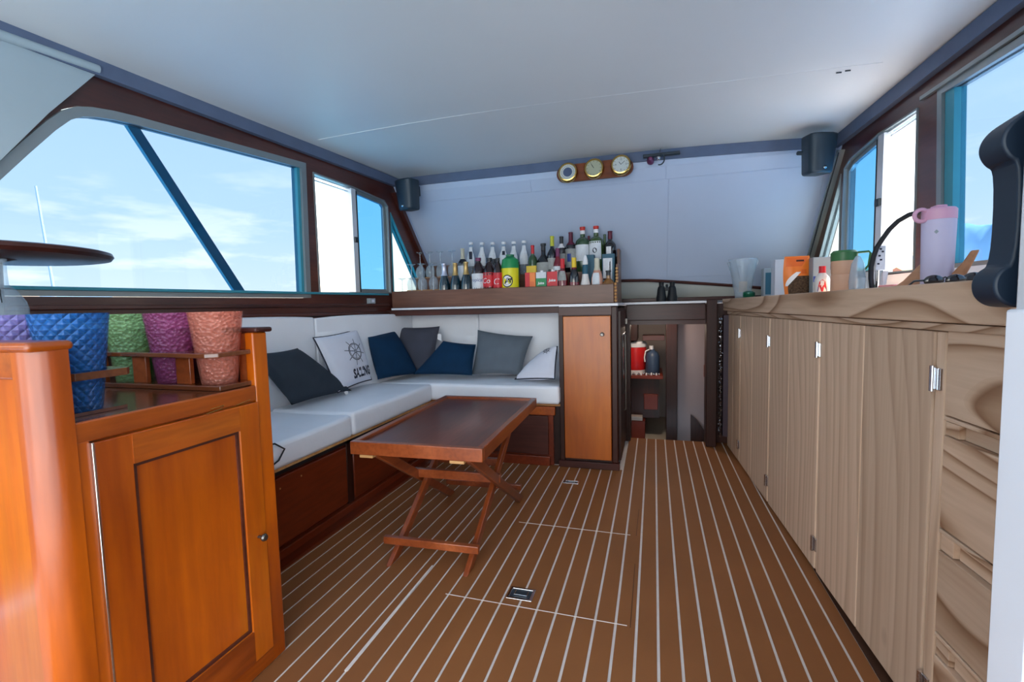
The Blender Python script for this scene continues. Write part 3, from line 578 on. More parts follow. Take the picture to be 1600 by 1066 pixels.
# ------------------------------------------------------------ settee
def settee_cushion(name, label, x0,x1,y0,y1,z0,z1, group, bev=.022, skewfar=0, lean=None):
    bm = BM(); nx,ny,nz_ = 6,8,2
    bmesh.ops.create_cube(bm, size=1); bmesh.ops.subdivide_edges(bm, edges=bm.edges[:], cuts=5, use_grid_fill=True)
    for v in bm.verts:
        u,w_,q = v.co.x+.5, v.co.y+.5, v.co.z+.5
        bu = 1-(2*u-1)**4; bw = 1-(2*w_-1)**4; bq = 1-(2*q-1)**4
        x = x0+(x1-x0)*u + (.006*(2*u-1)*bw*bq)
        y = y0+(y1-y0)*w_ + (.006*(2*w_-1)*bu*bq)
        z = z0+(z1-z0)*q + (.008*bu*bw*(1 if q>.5 else 0)) + .0025*math.sin(9*x+7*y)*(q>.99)
        if lean: x += lean[0]*(z-z0)+lean[2]*(y-y0); y += lean[1]*(z-z0)
        v.co = (x,y,z)
    o = obj(name, bm, 'white_vinyl', bevel=bev, seg=4, at=((x0+x1)/2,(y0+y1)/2,z0)); o.modifiers['bevel'].angle_limit = math.radians(60)
    return tag(o, label, 'cushion', group)
GS,GB = 'white vinyl seat cushions','white vinyl backrest cushions'
settee_cushion('seat_cushion','long white vinyl seat cushion on the port bench nearest the bar cabinet', -1.975,-1.392,1.10,1.925,.388,.492, GS)
settee_cushion('seat_cushion','white vinyl seat cushion on the port bench beside the folding table', -1.882,-1.392,1.935,2.785,.388,.500, GS)
settee_cushion('seat_cushion','white vinyl seat cushion along the front bench beside the orange cabinet', -1.80,-.552,2.79,3.23,.392,.502, GS)
for (y0,y1,lab) in ((1.10,1.62,'white vinyl backrest cushion on the port side nearest the bar cabinet'),(1.63,2.28,'white vinyl backrest cushion on the port side behind the charcoal pillow'),(2.29,3.235,'white vinyl backrest cushion on the port side nearest the corner')):
    settee_cushion('backrest_cushion', lab, LX(y0)+.035, LX(y0)+.085, y0,y1,.47,.968-.012*(y0-1.1), GB, .016, lean=(-.02,0,.11))
settee_cushion('backrest_cushion','white vinyl backrest cushion on the front bench at the corner', -1.86,-1.235,3.245,3.30,.47,.945, GB, .016)
settee_cushion('backrest_cushion','white vinyl backrest cushion on the front bench behind the grey pillow', -1.225,-.545,3.24,3.30,.47,.955, GB, .016)
# benches
bn = thing('bench', 'mahogany bench base under the port seat cushions', 'bench', (-1.65,1.9,0), 'mahogany bench bases')
obj('body', bx(-1.885,-1.452,1.12,2.80,.0,.35), 'bench_mahogany', bn, smooth=False)
obj('plywood_top', bx(-1.882,-1.405,1.12,2.82,.376,.387), 'raw_wood', bn, smooth=False)
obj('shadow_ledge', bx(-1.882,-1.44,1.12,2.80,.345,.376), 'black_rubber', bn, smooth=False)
for y0,y1 in ((1.13,1.93),(1.985,2.78)): obj('drawer_front', bx(-1.455,-1.437,y0,y1,.055,.335), 'bench_mahogany', bn, bevel=.006)
obj('divider_stile', bx(-1.455,-1.440,1.935,1.98,.02,.36), 'dark_mahogany_upright', bn, bevel=.002)
obj('toe_board', bx(-1.46,-1.425,1.12,2.82,.0,.045), 'bench_mahogany', bn, bevel=.003)
for y,z in ((1.50,.29),(1.62,.30),(1.45,.27),(2.42,.19),(2.45,.18)):
    bm = BM(); lathe(bm, [(.004,0),(.004,.001),(.0,.0015)], (-1.4372,y,z), 8, axis='X'); obj('screw_plug', bm, 'raw_wood', bn)
bn2 = thing('bench', 'mahogany bench base across the front under the seat cushions', 'bench', (-1.0,3.0,0), 'mahogany bench bases')
obj('body', bx(-1.435,-.60,2.838,3.32,.0,.355), 'bench_mahogany', bn2, smooth=False)
obj('plywood_top', bx(-1.79,-.552,2.825,3.32,.376,.3905), 'raw_wood', bn2, smooth=False)
obj('top_rail', bx(-1.43,-.585,2.818,2.85,.318,.372), 'varnished_teak_horizontal', bn2, bevel=.003)
obj('front_panel', bx(-1.42,-.63,2.823,2.845,.065,.312), 'dark_mahogany_cross', bn2, bevel=.004)
obj('toe_board', bx(-1.43,-.62,2.812,2.85,.0,.058), 'bench_mahogany', bn2, bevel=.003)
obj('end_panel', bx(-.60,-.562,2.86,3.32,0,.376), 'dark_mahogany_upright', bn2, smooth=False)
# power outlet in the port moulding
t = thing('outlet', 'small grey switch plate on the dark port sill near the corner', 'outlet', (LX(2.86)+.002,2.86,1.052))
bm = BM(); prism(bm, [(2.83,1.036),(2.83,1.072),(2.885,1.072),(2.885,1.036)], Lm(.028), Lm(.0)); obj('plate', bm, 'grey_box', t, bevel=.002)
bm = BM(); prism(bm, [(2.845,1.045),(2.845,1.063),(2.87,1.063),(2.87,1.045)], Lm(.031), Lm(.027)); obj('rocker', bm, 'pale_box', t, bevel=.001)

# ------------------------------------------------------------ pillows
def pillow(name, label, mat, c, thick=.05, pinch=.035, n=22, group='scatter pillows on the settee', piping=None, tab=None):
    """c = four world corners TL, TR, BR, BL as seen; front face towards the camera"""
    c = [Vector(q) for q in c]; nrm = ((c[1]-c[0]).cross(c[3]-c[0])).normalized(); mid = sum(c, Vector())/4
    if nrm.dot(Vector((0,0,1))-mid) < 0: nrm = -nrm
    def S(u,v,side=0, lift=0):
        p = c[0]*(1-u)*(1-v)+c[1]*u*(1-v)+c[2]*u*v+c[3]*(1-u)*v
        a,b = 2*u-1,2*v-1
        ex = .55*pinch*(1-a*a)*(abs(b)**3); ey = .55*pinch*(1-b*b)*(abs(a)**3)
        hv = (c[3]+c[2]-c[0]-c[1]).normalized(); hu = (c[1]+c[2]-c[0]-c[3]).normalized()
        p = p - hv*ex*(1 if b>0 else -1) - hu*ey*(1 if a>0 else -1)
        h = 1.15*thick*((1-a*a)**.42)*((1-b*b)**.42) + .004*math.sin(7*u+3)*math.sin(6*v)*(1-a*a)*(1-b*b)
        return p+nrm*(h*side+lift)
    bm = BM(); fr = [[bm.verts.new(S(i/n,j/n,1)) for i in range(n+1)] for j in range(n+1)]
    bk = [[(fr[j][i] if i in (0,n) or j in (0,n) else bm.verts.new(S(i/n,j/n,-.8))) for i in range(n+1)] for j in range(n+1)]
    for j in range(n):
        for i in range(n):
            bm.faces.new([fr[j][i],fr[j][i+1],fr[j+1][i+1],fr[j+1][i]]); bm.faces.new([bk[j][i],bk[j+1][i],bk[j+1][i+1],bk[j][i+1]])
    o = tag(obj(name, bm, mat, at=tuple(mid)), label, 'pillow', group)
    if piping:
        bm = BM(); lp = [S(i/n,0) for i in range(n)]+[S(1,j/n) for j in range(n)]+[S(1-i/n,1) for i in range(n)]+[S(0,1-j/n) for j in range(n)]
        tube(bm, lp, .004, 6, closed=True); obj('piping', bm, piping, o)
    if tab:
        u,v,du,dv = tab; bm = BM(); a = S(u,v); hu = (c[1]-c[0]).normalized(); hv = (c[3]-c[0]).normalized()
        p = [a, a+hu*.03*du+hv*.004, a+hu*.03*du+hv*.026*dv, a+hv*.02*dv]
        hexa(bm, [q for q in p]+[q+nrm*.0015 for q in p]); obj('care_tag', bm, 'paper_white', o, smooth=False)
    return o, S
pillow('pillow','charcoal pillow leaning over at the near end of the port bench','charcoal_cloth',[(-1.85,1.80,.80),(-1.83,2.09,.80),(-1.70,2.36,.525),(-1.755,1.94,.525)], .055, .02, tab=(.93,.985,-1,1))
oB,SB = pillow('pillow','white pillow with a ship wheel and SAILING lettering, navy piping','white_cloth',[(-1.845,2.235,.845),(-1.835,2.632,.872),(-1.722,2.60,.552),(-1.70,2.235,.535)], .05, .018, piping='navy_piping')
def ribbon(bm, S_, pts, w, lift=.0012):
    for (a,b) in zip(pts[:-1],pts[1:]):
        d = Vector((b[0]-a[0],b[1]-a[1])); 
        if d.length < 1e-6: continue
        s = Vector((-d.y,d.x)).normalized()*w/2
        bm.faces.new([bm.verts.new(S_(q[0]+k*s.x,q[1]+k*s.y,1,lift)) for q,k in ((a,-1),(b,-1),(b,1),(a,1))])
def wheel(o,S_,cx,cy,r,asp=1.0):
    bm = BM()
    for rr,w in ((r,.014),(r*.86,.008)): ribbon(bm, S_, [(cx+rr*math.cos(a),cy+rr*asp*math.sin(a)) for a in [k*PI/16 for k in range(33)]], w)
    for k in range(8):
        a = k*PI/4+.25; ca,sa = math.cos(a),math.sin(a)*asp
        ribbon(bm, S_, [(cx+r*.12*ca,cy+r*.12*sa),(cx+r*.86*ca,cy+r*.86*sa)], .013)
        ribbon(bm, S_, [(cx+r*1.06*ca,cy+r*1.06*sa),(cx+r*1.3*ca,cy+r*1.3*sa),(cx+r*1.62*ca,cy+r*1.62*sa)], .012)
    ribbon(bm, S_, [(cx+r*.14*math.cos(a),cy+r*.14*asp*math.sin(a)) for a in [k*PI/6 for k in range(13)]], .012)
    obj('ship_wheel_print', bm, 'ink', o, smooth=False, norm=False)
wheel(oB,SB,.60,.44,.155)
text_obj('SAILING', .165, lambda x,y: SB(.66+x*.90, .83-y*1.35, 1, .0014), 'ink', oB, 'lettering', bold=.008)
pillow('pillow','dark teal navy pillow in the corner next to the white SAILING pillow','navy_cloth',[(-1.80,2.70,.815),(-1.80,3.02,.845),(-1.60,2.99,.535),(-1.76,2.73,.53)], .055, .012)
pillow('pillow','slate grey pillow standing in the corner behind the two navy ones','slate_cloth',[(-1.85,3.12,.862),(-1.49,3.14,.862),(-1.50,3.03,.535),(-1.80,3.02,.535)], .05, .018, tab=(.985,.16,1,2.2))
pillow('pillow','dark teal navy pillow lying slanted in front of the slate pillow','navy_cloth',[(-1.41,3.02,.765),(-1.19,3.08,.735),(-1.155,2.90,.545),(-1.585,2.89,.545)], .052, .01, tab=(.02,.97,.5,-1.6))
pillow('pillow','mid grey pillow upright against the front backrest','grey_cloth',[(-1.205,3.16,.832),(-.80,3.16,.785),(-.845,3.0,.535),(-1.20,3.0,.535)], .05, .022)
oG,SG = pillow('pillow','white pillow with navy piping slumped against the orange cabinet','white_cloth',[(-.70,3.12,.665),(-.585,2.93,.735),(-.585,2.83,.545),(-.86,2.90,.525)], .05, .01, piping='navy_piping')
wheel(oG,SG,.72,.25,.1)
bm = BM(); tube(bm, [(-1.39,1.30,.50),(-1.40,1.36,.502),(-1.392,1.44,.494),(-1.375,1.47,.466),(-1.378,1.44,.43),(-1.386,1.36,.40),(-1.386,1.25,.39)], .0035, 8); tag(obj('cable', bm, 'black_rubber'), 'short black cable looped over the edge of the seat cushion', 'cable')

# ------------------------------------------------------------ folding table
tb = thing('folding_table', 'low folding mahogany table with a raised rim and crossed legs', 'table', (-.855,1.975,0), rotz=math.radians(1.8))
def tbox(name, a, m_, bev=.003, **k):
    return obj(name, bx(*a), m_, tb, bevel=bev, **k)
W2,L2 = .264,.462
tbox('tabletop', (-W2+.01,W2-.01,-L2+.01,L2-.01,.468,.490), 'table_top_wood', 0, smooth=False)
tbox('rim', (-W2,W2,-L2,-L2+.026,.452,.502), 'table_frame_wood'); tbox('rim', (-W2,W2,L2-.026,L2,.452,.502), 'table_frame_wood')
tbox('rim', (-W2,-W2+.026,-L2+.0265,L2-.0265,.452,.502), 'table_frame_wood'); tbox('rim', (W2-.026,W2,-L2+.0265,L2-.0265,.452,.502), 'table_frame_wood')
for x in (-.20,.165): tbox('runner', (x-.028,x+.028,-L2+.004,L2-.03,.440,.4515), 'raw_wood', .002)
def leg(x, ya, yb, w=.022):
    bm = BM(); d = Vector((0,yb-ya,.44)).normalized(); a = Vector((x,ya,0)); b = Vector((x,yb,.443))
    hw = .02/ d.z
    p = []
    for c_ in (a,b):
        p += [c_+Vector((-w/2,-hw,0)), c_+Vector((w/2,-hw,0)), c_+Vector((w/2,hw,0)), c_+Vector((-w/2,hw,0))]
    hexa(bm, [p[0],p[1],p[2],p[3],p[4],p[5],p[6],p[7]]); return obj('leg', bm, 'table_frame_wood', tb, bevel=.004)
leg(-.150,-.385,.335); leg(.168,-.385,.335)
leg(-.178,.300,-.40); leg(.200,.300,-.40)
tbox('stretcher', (-.195,.205,-.372,-.350,.062,.092), 'table_frame_wood'); tbox('stretcher', (-.195,.215,.268,.288,.062,.09), 'table_frame_wood')
tbox('pivot_rail', (-.205,.215,-.095,-.072,.235,.275), 'table_frame_wood'); tbox('pivot_rail', (-.165,.165,.06,.08,.255,.29), 'table_frame_wood')
tbox('top_cross_rail', (-.165,.180,.31,.335,.405,.44), 'table_frame_wood')

# ------------------------------------------------------------ orange cabinet and bar counter
oc = thing('tall_cabinet', 'dark mahogany cabinet with a flat orange door beside the passage', 'cabinet', (-.39,3.1,0))
obj('carcass', bx(-.548,-.205,2.845,3.50,.0,.965), 'dark_mahogany_upright', oc, smooth=False)
obj('plinth', bx(-.565,-.198,2.815,2.86,.0,.042), 'dark_mahogany_cross', oc, bevel=.003)
obj('header', bx(-.555,-.212,2.828,2.86,.930,.982), 'dark_mahogany_cross', oc, bevel=.002)
obj('stile', bx(-.555,-.528,2.828,2.86,.042,.932), 'dark_mahogany_upright', oc, bevel=.002)
obj('stile', bx(-.242,-.205,2.825,2.86,.042,.982), 'dark_mahogany_upright', oc, bevel=.006)
dr = obj('door', bx(-.524,-.244,2.812,2.832,.060,.926), 'orange_door_wood', oc, bevel=.003)
bm = BM(); lathe(bm, [(.010,0),(.012,.003),(.0125,.010),(.010,.013),(.006,.012),(0,.012)], (-.292,2.812,.818), 20, axis='Y'); obj('knob', bm, 'dull_steel', dr)
# side face towards the passage: steel pull rail and small pane
obj('side_panel', bx(-.207,-.192,2.87,3.46,.05,.95), 'dark_mahogany_upright', oc, smooth=False)
bm = BM(); tube(bm, [(-.183,3.02,.805),(-.172,3.02,.80),(-.170,3.02,.56),(-.172,3.02,.33),(-.183,3.02,.325)], .006, 10); obj('steel_pull', bm, 'dull_steel', oc)
obj('smoked_panel', bx(-.194,-.188,3.05,3.40,.42,.80), 'black_glass', oc, bevel=.002)
obj('bright_catch', bx(-.193,-.178,3.40,3.43,.85,.89), 'dull_steel', oc, bevel=.002)
ct = thing('bar_counter', 'white laminate bar counter with wooden valance below', 'counter', (-1.1,3.3,.95))
obj('top', bx(-1.80,-.5485,3.005,3.84,.986,1.0), 'white_laminate', ct, bevel=.002)
obj('top', bx(-.548,-.2,2.806,3.84,.983,.999), 'white_laminate', ct, bevel=.002)
obj('top', bx(-.199,.335,3.40,3.84,.985,1.001), 'white_laminate', ct, bevel=.002)
obj('valance', bx(-1.855,-.565,3.03,3.06,.945,.985), 'dark_mahogany_cross', ct, bevel=.003)
obj('riser_board', bx(-1.86,-.565,3.31,3.33,.39,.985), 'cream_panel', ct, smooth=False)
# bottle tray: stepped rack
tr = thing('bottle_tray', 'long wooden stepped tray holding bottles and glasses on the bar counter', 'tray', (-1.0,3.3,1.0))
obj('front_board', bx(-1.842,-.245,3.09,3.108,1.001,1.122), 'tray_wood', tr, bevel=.003)
obj('tray_floor', bx(-1.84,-.245,3.108,3.25,1.001,1.012), 'tray_wood', tr, smooth=False)
obj('step', bx(-1.80,-.247,3.245,3.365,1.001,1.125), 'tray_wood', tr, smooth=False)
obj('step', bx(-1.79,-.247,3.365,3.485,1.001,1.225), 'tray_wood', tr, smooth=False)
obj('back_board', bx(-1.72,-.247,3.485,3.497,1.001,1.33), 'tray_wood', tr, bevel=.002)
bm = BM(); prism(bm, [(3.10,1.001),(3.10,1.13),(3.235,1.135),(3.245,1.26),(3.35,1.265),(3.36,1.37),(3.497,1.37),(3.497,1.001)], lambda y,z:(-.243,y,z), lambda y,z:(-.225,y,z)); obj('end_board', bm, 'tray_wood', tr, smooth=False, bevel=.002)
bm = BM()
for k in range(11): 
    z_ = 1.015+.021*k; bmesh.ops.create_icosphere(bm, subdivisions=1, radius=.010, matrix=Matrix.Translation((-.234,3.088+(.0 if z_<1.12 else .10),z_)))
obj('rope_edging', bm, 'raw_wood', tr)['kind'] = 'stuff'
for x0,x1,z in ((-1.80,-1.50,1.128),(-1.79,-1.46,1.228)):
    obj('step_lip', bx(x0,x1,3.24 if z<1.2 else 3.36,3.25 if z<1.2 else 3.37,z,z+.006), 'raw_wood', tr, smooth=False)

# ------------------------------------------------------------ wine glasses, upside down
def wine_glass(x,y,z0,label):
    bm = BM(); h=.208
    prof = [(.031,0),(.036,.035),(.038,.06),(.032,.085),(.014,.105),(.0045,.115),(.0035,.14),(.0035,.185),(.006,.197),(.030,.205),(.033,.208),(.0,.2085)]
    lathe(bm, prof, (x,y,z0), 16, cap0=False)
    return tag(obj('wine_glass', bm, 'wine_glass_clear', at=(x,y,z0)), label, 'glass', 'upturned wine glasses on the stepped tray')
g1 = wine_glass(-1.800,3.175,1.0125,'upturned wine glass in the lowest row, first from the port window')
def gcopy(x,y,z,lab): return copy_of(g1,(x,y,z),lab)
for x,lab in ((-1.722,'upturned wine glass in the lowest row, second from the port window'),(-1.642,'upturned wine glass in the lowest row, third from the port window'),(-1.545,'upturned wine glass in the lowest row next to the silver-foiled bottle')): gcopy(x,3.175,1.0125,lab)
for x,lab in ((-1.79,'upturned wine glass in the middle row, first from the port window'),(-1.70,'upturned wine glass in the middle row, second from the port window'),(-1.607,'upturned wine glass in the middle row, farthest from the port window')): gcopy(x,3.305,1.1255,lab)
for x,lab in ((-1.775,'upturned wine glass in the top row, overlapping the window post'),(-1.69,'upturned wine glass in the top row, second from the window post'),(-1.60,'upturned wine glass in the top row, third from the window post'),(-1.50,'upturned wine glass in the top row nearest the bottles')): gcopy(x,3.425,1.2255,lab)

# ------------------------------------------------------------ bottles
PROF = {
 'wine': [(0.0,.0),(.96,.0),(1,.015),(1,.60),(.93,.66),(.62,.72),(.38,.76),(.36,.80),(.34,.97),(.40,.975),(.40,.99),(.30,1.0),(0,1.0)],
 'champagne': [(0,0),(.96,0),(1,.02),(1,.46),(.9,.55),(.62,.68),(.42,.76),(.37,.82),(.35,.95),(.42,.965),(.40,.99),(.2,1.0),(0,1)],
 'spirit': [(0,0),(.96,0),(1,.02),(1,.64),(.9,.70),(.5,.76),(.34,.78),(.32,.95),(.36,.955),(.36,1.0),(0,1.0)],
 'squat': [(0,0),(.96,0),(1,.02),(1,.50),(.9,.60),(.5,.70),(.32,.74),(.30,.94),(.38,.95),(.38,1.0),(0,1)],
 'sauce': [(0,0),(.95,0),(1,.02),(1,.52),(.86,.62),(.5,.74),(.42,.80),(.42,1.0),(0,1.0)],
 'pet': [(0,0),(.8,0),(1,.04),(1,.3),(.97,.32),(1,.34),(1,.66),(.92,.72),(.6,.84),(.34,.91),(.34,.93),(.38,.935),(.38,1.0),(0,1)],
 'jug': [(0,0),(.9,0),(1,.02),(1,.78),(.98,.80),(.9,.9),(.5,.95),(.45,.96),(.45,1.0),(0,1)],
 'cone': [(0,0),(.85,0),(1,.03),(1,.22),(.55,.50),(.45,.60),(.42,.78),(.40,.80),(.36,.9),(.16,1.0),(0,1)],
}
def bottle(x,y,z0,h,r,kind,glass,label,cap=None,cap_from=.9,lab=None,lab2=None,text=None,name='bottle',group='bottles on the stepped tray'):
    pr = PROF[kind]; bm = BM(); P_ = [(max(a*r,.0),b*h) for a,b in pr]
    lathe(bm, P_, (x,y,z0), 20, cap0=False, cap1=False); bmesh.ops.remove_doubles(bm, verts=bm.verts, dist=1e-6)
    o = tag(obj(name, bm, glass, at=(x,y,z0)), label, 'bottle', group)
    def rad(t_):
        for (a0,b0),(a1,b1) in zip(pr[:-1],pr[1:]):
            if b0 <= t_ <= b1 and b1>b0: return r*(a0+(a1-a0)*(t_-b0)/(b1-b0))
        return r*pr[-2][0]
    if cap:
        bm = BM(); ts = [cap_from]+[b for a,b in pr if b>cap_from and b<1]+[1.0]
        lathe(bm, [(rad(t_)+.0012,t_*h) for t_ in ts]+[(0,h+.0012)], (x,y,z0), 16, cap0=False); obj('cap', bm, cap, o)
    fa = math.atan2(-y,-x)*.4+(-PI/2)*.6 if x<0 else -PI/2
    fa = -PI/2-.18
    for L_ in [l for l in (lab,lab2) if l]:
        m_,t0,t1 = L_[:3]; wd = L_[3] if len(L_)>3 else 1.15
        bm = BM(); k = 5; lathe(bm, [(rad(t0+(t1-t0)*i/k)+.0007,(t0+(t1-t0)*i/k)*h) for i in range(k+1)], (x,y,z0), 12, arc=(fa-wd,fa+wd)); obj('label', bm, m_, o)
    if text:
        s,sz,tz,m_ = text[:4]; rr = rad(tz)+.0012; tx = text[4] if len(text)>4 else 0
        text_obj(s, sz, lambda a,b: (x+rr*math.cos(fa+(a+tx)/rr), y+rr*math.sin(fa+(a+tx)/rr), z0+tz*h+b), m_, o, 'lettering', shear=.2)
    return o
T1,T2,T3 = 1.0125,1.1255,1.2255; Y1,Y2,Y3 = 3.18,3.305,3.425
bottle(-1.458,Y1,T1,.304,.041,'champagne','teal_glass','dark teal sparkling wine bottle with silver foil, nearest the glasses','silver_foil',.70)
bottle(-1.372,Y1,T1,.303,.041,'champagne','teal_glass','dark teal sparkling wine bottle with gold foil, second from the glasses','gold_foil',.70)
bottle(-1.288,Y1,T1,.307,.041,'champagne','teal_glass','dark teal sparkling wine bottle with gold foil, third from the glasses','gold_foil',.70)
bottle(-1.362,Y2,T2,.305,.037,'wine','black_glass','black wine bottle with cream neck foil behind the gold-foiled bottles','cream_foil',.74,('white_label',.22,.58))
bottle(-1.197,Y1+.012,T1,.330,.050,'pet','cola','dark cola bottle with a white Tropical label and purple cap','purple_cap',.93,('white_label',.08,.66,1.4),None,('Tropical',.034,.52,'ink_blue'))
bottle(-1.112,Y1+.010,T1,.325,.050,'pet','cola','cola bottle with red label and grey cap beside the Tropical bottle','dark_cap',.93,('red_label',.08,.68,1.45),None,('Co',.052,.50,'paper_white',-.006))
bottle(-1.040,Y1-.022,T1,.318,.036,'pet','cola','cola bottle with red label next to the yellow and green bottle','dark_cap',.93,('red_label',.08,.68,1.45),None,('C',.062,.48,'paper_white'))
sp_ = bottle(-.957,Y1,T1,.338,.062,'jug','green_label','large yellow bottle with green shoulder and round S emblem','deep_green',.935,('yellow_label',.02,.72,1.56))
bm = BM(); rr = .0635; fa = -PI/2-.1
def oncyl(a,b): return (-.957+rr*math.cos(fa+a/rr), Y1+rr*math.sin(fa+a/rr), T1+.155+b)
for r_,w_,e_m in ((.040,.040,0),(.043,.007,1)):
    n_=24
    for k in range(n_):
        a0,a1 = 2*PI*k/n_,2*PI*(k+1)/n_
        bm.faces.new([bm.verts.new(oncyl(q*math.cos(a)*.95,q*math.sin(a))) for q,a in ((r_-w_,a0),(r_,a0),(r_,a1),(r_-w_,a1))])
    if not e_m: obj('emblem_disc', bm, 'paper_white', sp_, smooth=False, norm=False); bm = BM(); rr = .0637
obj('emblem', bm, 'ink', sp_, smooth=False, norm=False)
rr = .0640; text_obj('S', .058, lambda a,b: oncyl(a*1.25,b), 'ink', sp_, 'lettering', shear=.4, bold=.006)
clr = [(-1.340,.262,'blue'),(-1.250,.256,None),(-1.165,.252,None),(-1.078,.25,'dark'),(-.999,.248,None),(-.920,.248,None)]
labs = ['clear bottle with pale blue label in the back row beside the cream-foiled wine','clear bottle with white label behind the Tropical bottle','clear bottle with white label behind the red cola bottles','clear bottle with a dark square on its label behind the yellow bottle','clear bottle with white label right behind the yellow bottle','clear bottle with white cap just left of the green red-capped bottle']
for (x,h,k),lb in zip(clr,labs):
    o = bottle(x,Y3,T3,h,.036,'sauce','clear_glass',lb,'white_cap',.93,('white_label',.30,.86,1.2))
    if k: 
        bm = BM(); lathe(bm, [(.0375,.5*h),(.0375,.72*h)] if k=='blue' else [(.0335,.60*h),(.031,.72*h)], (x,Y3,T3), 6, arc=(-PI/2-.1,-PI/2+.55)); obj('label_patch', bm, 'ink', o)
bottle(-1.118,Y2,T2,.215,.040,'sauce','black_glass','short black bottle hidden between the cola bottles in the middle row','dark_cap',.85)
bottle(-.826,Y2,T2,.296,.033,'spirit','green_glass','green bottle with red cap above the juice cartons','red_label',.80)
bottle(-.748,Y2,T2,.304,.050,'squat','black_glass','squat black rum bottle with a pale label','dark_cap',.84,('grey_label',.30,.56),('white_label',.17,.28,.5))
bottle(-.640,Y3-.0,T3,.262,.037,'wine','black_glass','black wine bottle with a white neck seal behind the yellow-stoppered one','dark_cap',.80,('grey_label',.22,.52),('paper_white',.68,.80,1.2))
bottle(-.684,Y2,T2,.352,.037,'wine','black_glass','black bottle with a long yellow pourer stopper','olive_stopper',.80,('grey_label',.34,.56))
bottle(-.640,Y2-.03,T2,.262,.033,'sauce','red_liquid','dark red bottle with purple cap in the middle row','purple_cap',.78,('white_label',.42,.52))
bottle(-.572,Y3,T3,.288,.041,'wine','black_glass','tall dark wine bottle with burgundy foil and framed label','burgundy_foil',.68,('grey_label',.12,.58,1.2),('ink_blue',.26,.46,.35))
bottle(-.487,Y3,T3,.318,.052,'spirit','green_glass','big green bottle with red cap and plain white label','red_foil',.92,('white_label',.24,.60,1.2),('paper_white',.84,.92,1.4))
bottle(-.392,Y3,T3,.318,.052,'spirit','olive_glass','big olive green bottle with red cap and round emblem label','red_foil',.93,('white_label',.26,.66,1.0),('paper_white',.85,.93,1.4))
bm = BM(); rr = .0535
bm.faces.new([bm.verts.new((-.392+rr*math.cos(-PI/2-.1+.016*math.cos(a)/rr), Y3+rr*math.sin(-PI/2-.1+.016*math.cos(a)/rr), T3+.145+.018*math.sin(a))) for a in [k*PI/8 for k in range(16)]]); obj('emblem', bm, 'ink', bpy.data.objects[[o.name for o in bpy.data.objects if o.get('label','').startswith('big olive')][0]], smooth=False, norm=False)
bottle(-.448,Y3+.035,T3,.258,.020,'wine','black_glass','slim dark bottle with burgundy foil between the two big green bottles','burgundy_foil',.70)
bottle(-.335,Y3+.035,T3,.262,.026,'wine','olive_glass','slim olive bottle with bare neck behind the round emblem bottle')
bottle(-.294,Y3-.01,T3,.276,.042,'wine','black_glass','dark wine bottle with burgundy foil at the starboard end of the tray','burgundy_foil',.80,('paper_white',.42,.60,.4))
# middle row boxes and front row small bottles
def carton(x,y,z0,w,d,h,mat,label,patches=(),cap=None,name='carton',cat='carton',group='cartons on the stepped tray',bev=.0015, text=None):
    o = tag(obj(name, bx(x-w/2,x+w/2,y-d/2,y+d/2,z0,z0+h), mat, bevel=bev, at=(x,y,z0)), label, cat, group)
    for (a0,a1,b0,b1,m_) in patches:
        obj('label_patch', bx(x-w/2+w*a0,x-w/2+w*a1,y-d/2-.0012,y-d/2+.001,z0+h*b0,z0+h*b1), m_, o, smooth=False)
    if cap:
        bm = BM(); lathe(bm, [(.012,0),(.012,.012),(0,.0125)], (x,y,z0+h), 12); obj('cap', bm, cap, o)
    if text: text_obj(text[0], text[1], lambda a,b:(x+a+text[3],y-d/2-.0018,z0+h*text[2]+b), text[4], o, 'lettering', shear=.15, bold=.001)
    return o
carton(-.808,Y1,T1,.072,.06,.208,'orange_plastic','orange and red juice carton beside the yellow bottle',((0,.45,.1,1,'red_label'),(0,1,.0,.30,'green_label'),(.5,.9,.3,.7,'orange_print')),None,text=('Juice',.02,.42,0,'paper_white'))
carton(-.733,Y1,T1,.070,.06,.208,'white_label','white and green juice carton between two coloured cartons',((0,1,.52,.8,'green_label'),(.1,.9,.02,.40,'rose_liquid')),'white_cap',text=('Juice',.022,.64,0,'paper_white'))
carton(-.656,Y1,T1,.070,.06,.208,'white_label','red and green juice carton beside the red-capped bottle',((0,1,.52,1,'red_label'),(0,.9,.02,.42,'green_label')),'white_cap',text=('Juice',.024,.72,0,'paper_white'))
carton(-.830,Y2-.01,T2,.072,.05,.150,'yellow_plastic','small yellow carton standing behind the orange juice carton',((.1,.9,.2,.6,'orange_print'),))
bottle(-.590,Y1,T1,.292,.034,'sauce','red_liquid','small red bottle with red cap beside the juice cartons','red_label',.78,('grey_label',.50,.72),('pink_juice',.06,.36,.9))
bottle(-.512,Y1,T1,.295,.034,'sauce','red_liquid','small red bottle with yellow cap','yellow_plastic',.78,('black_glass',.45,.74,1.5),('pink_juice',.06,.36,.4))
bottle(-.437,Y1,T1,.306,.044,'cone','milk_white','white flared bottle with pointed white cap and blue neck band','white_cap',.82,('teal_label',.60,.80,1.5))
bottle(-.360,Y1,T1,.284,.038,'sauce','rose_liquid','rose coloured bottle with beige cap and teal lower band','beige_cap',.72,('white_label',.38,.66,.7),('teal_label',.2,.36,1.3))
bottle(-.286,Y1-.005,T1,.200,.044,'squat','amber','squat amber bottle with white label at the tray end','dark_cap',.84,('white_label',.10,.50,1.2))
carton(-.418,Y2-.01,T2,.060,.06,.205,'teal_label','dark teal box in the middle row behind the white flared bottle',())
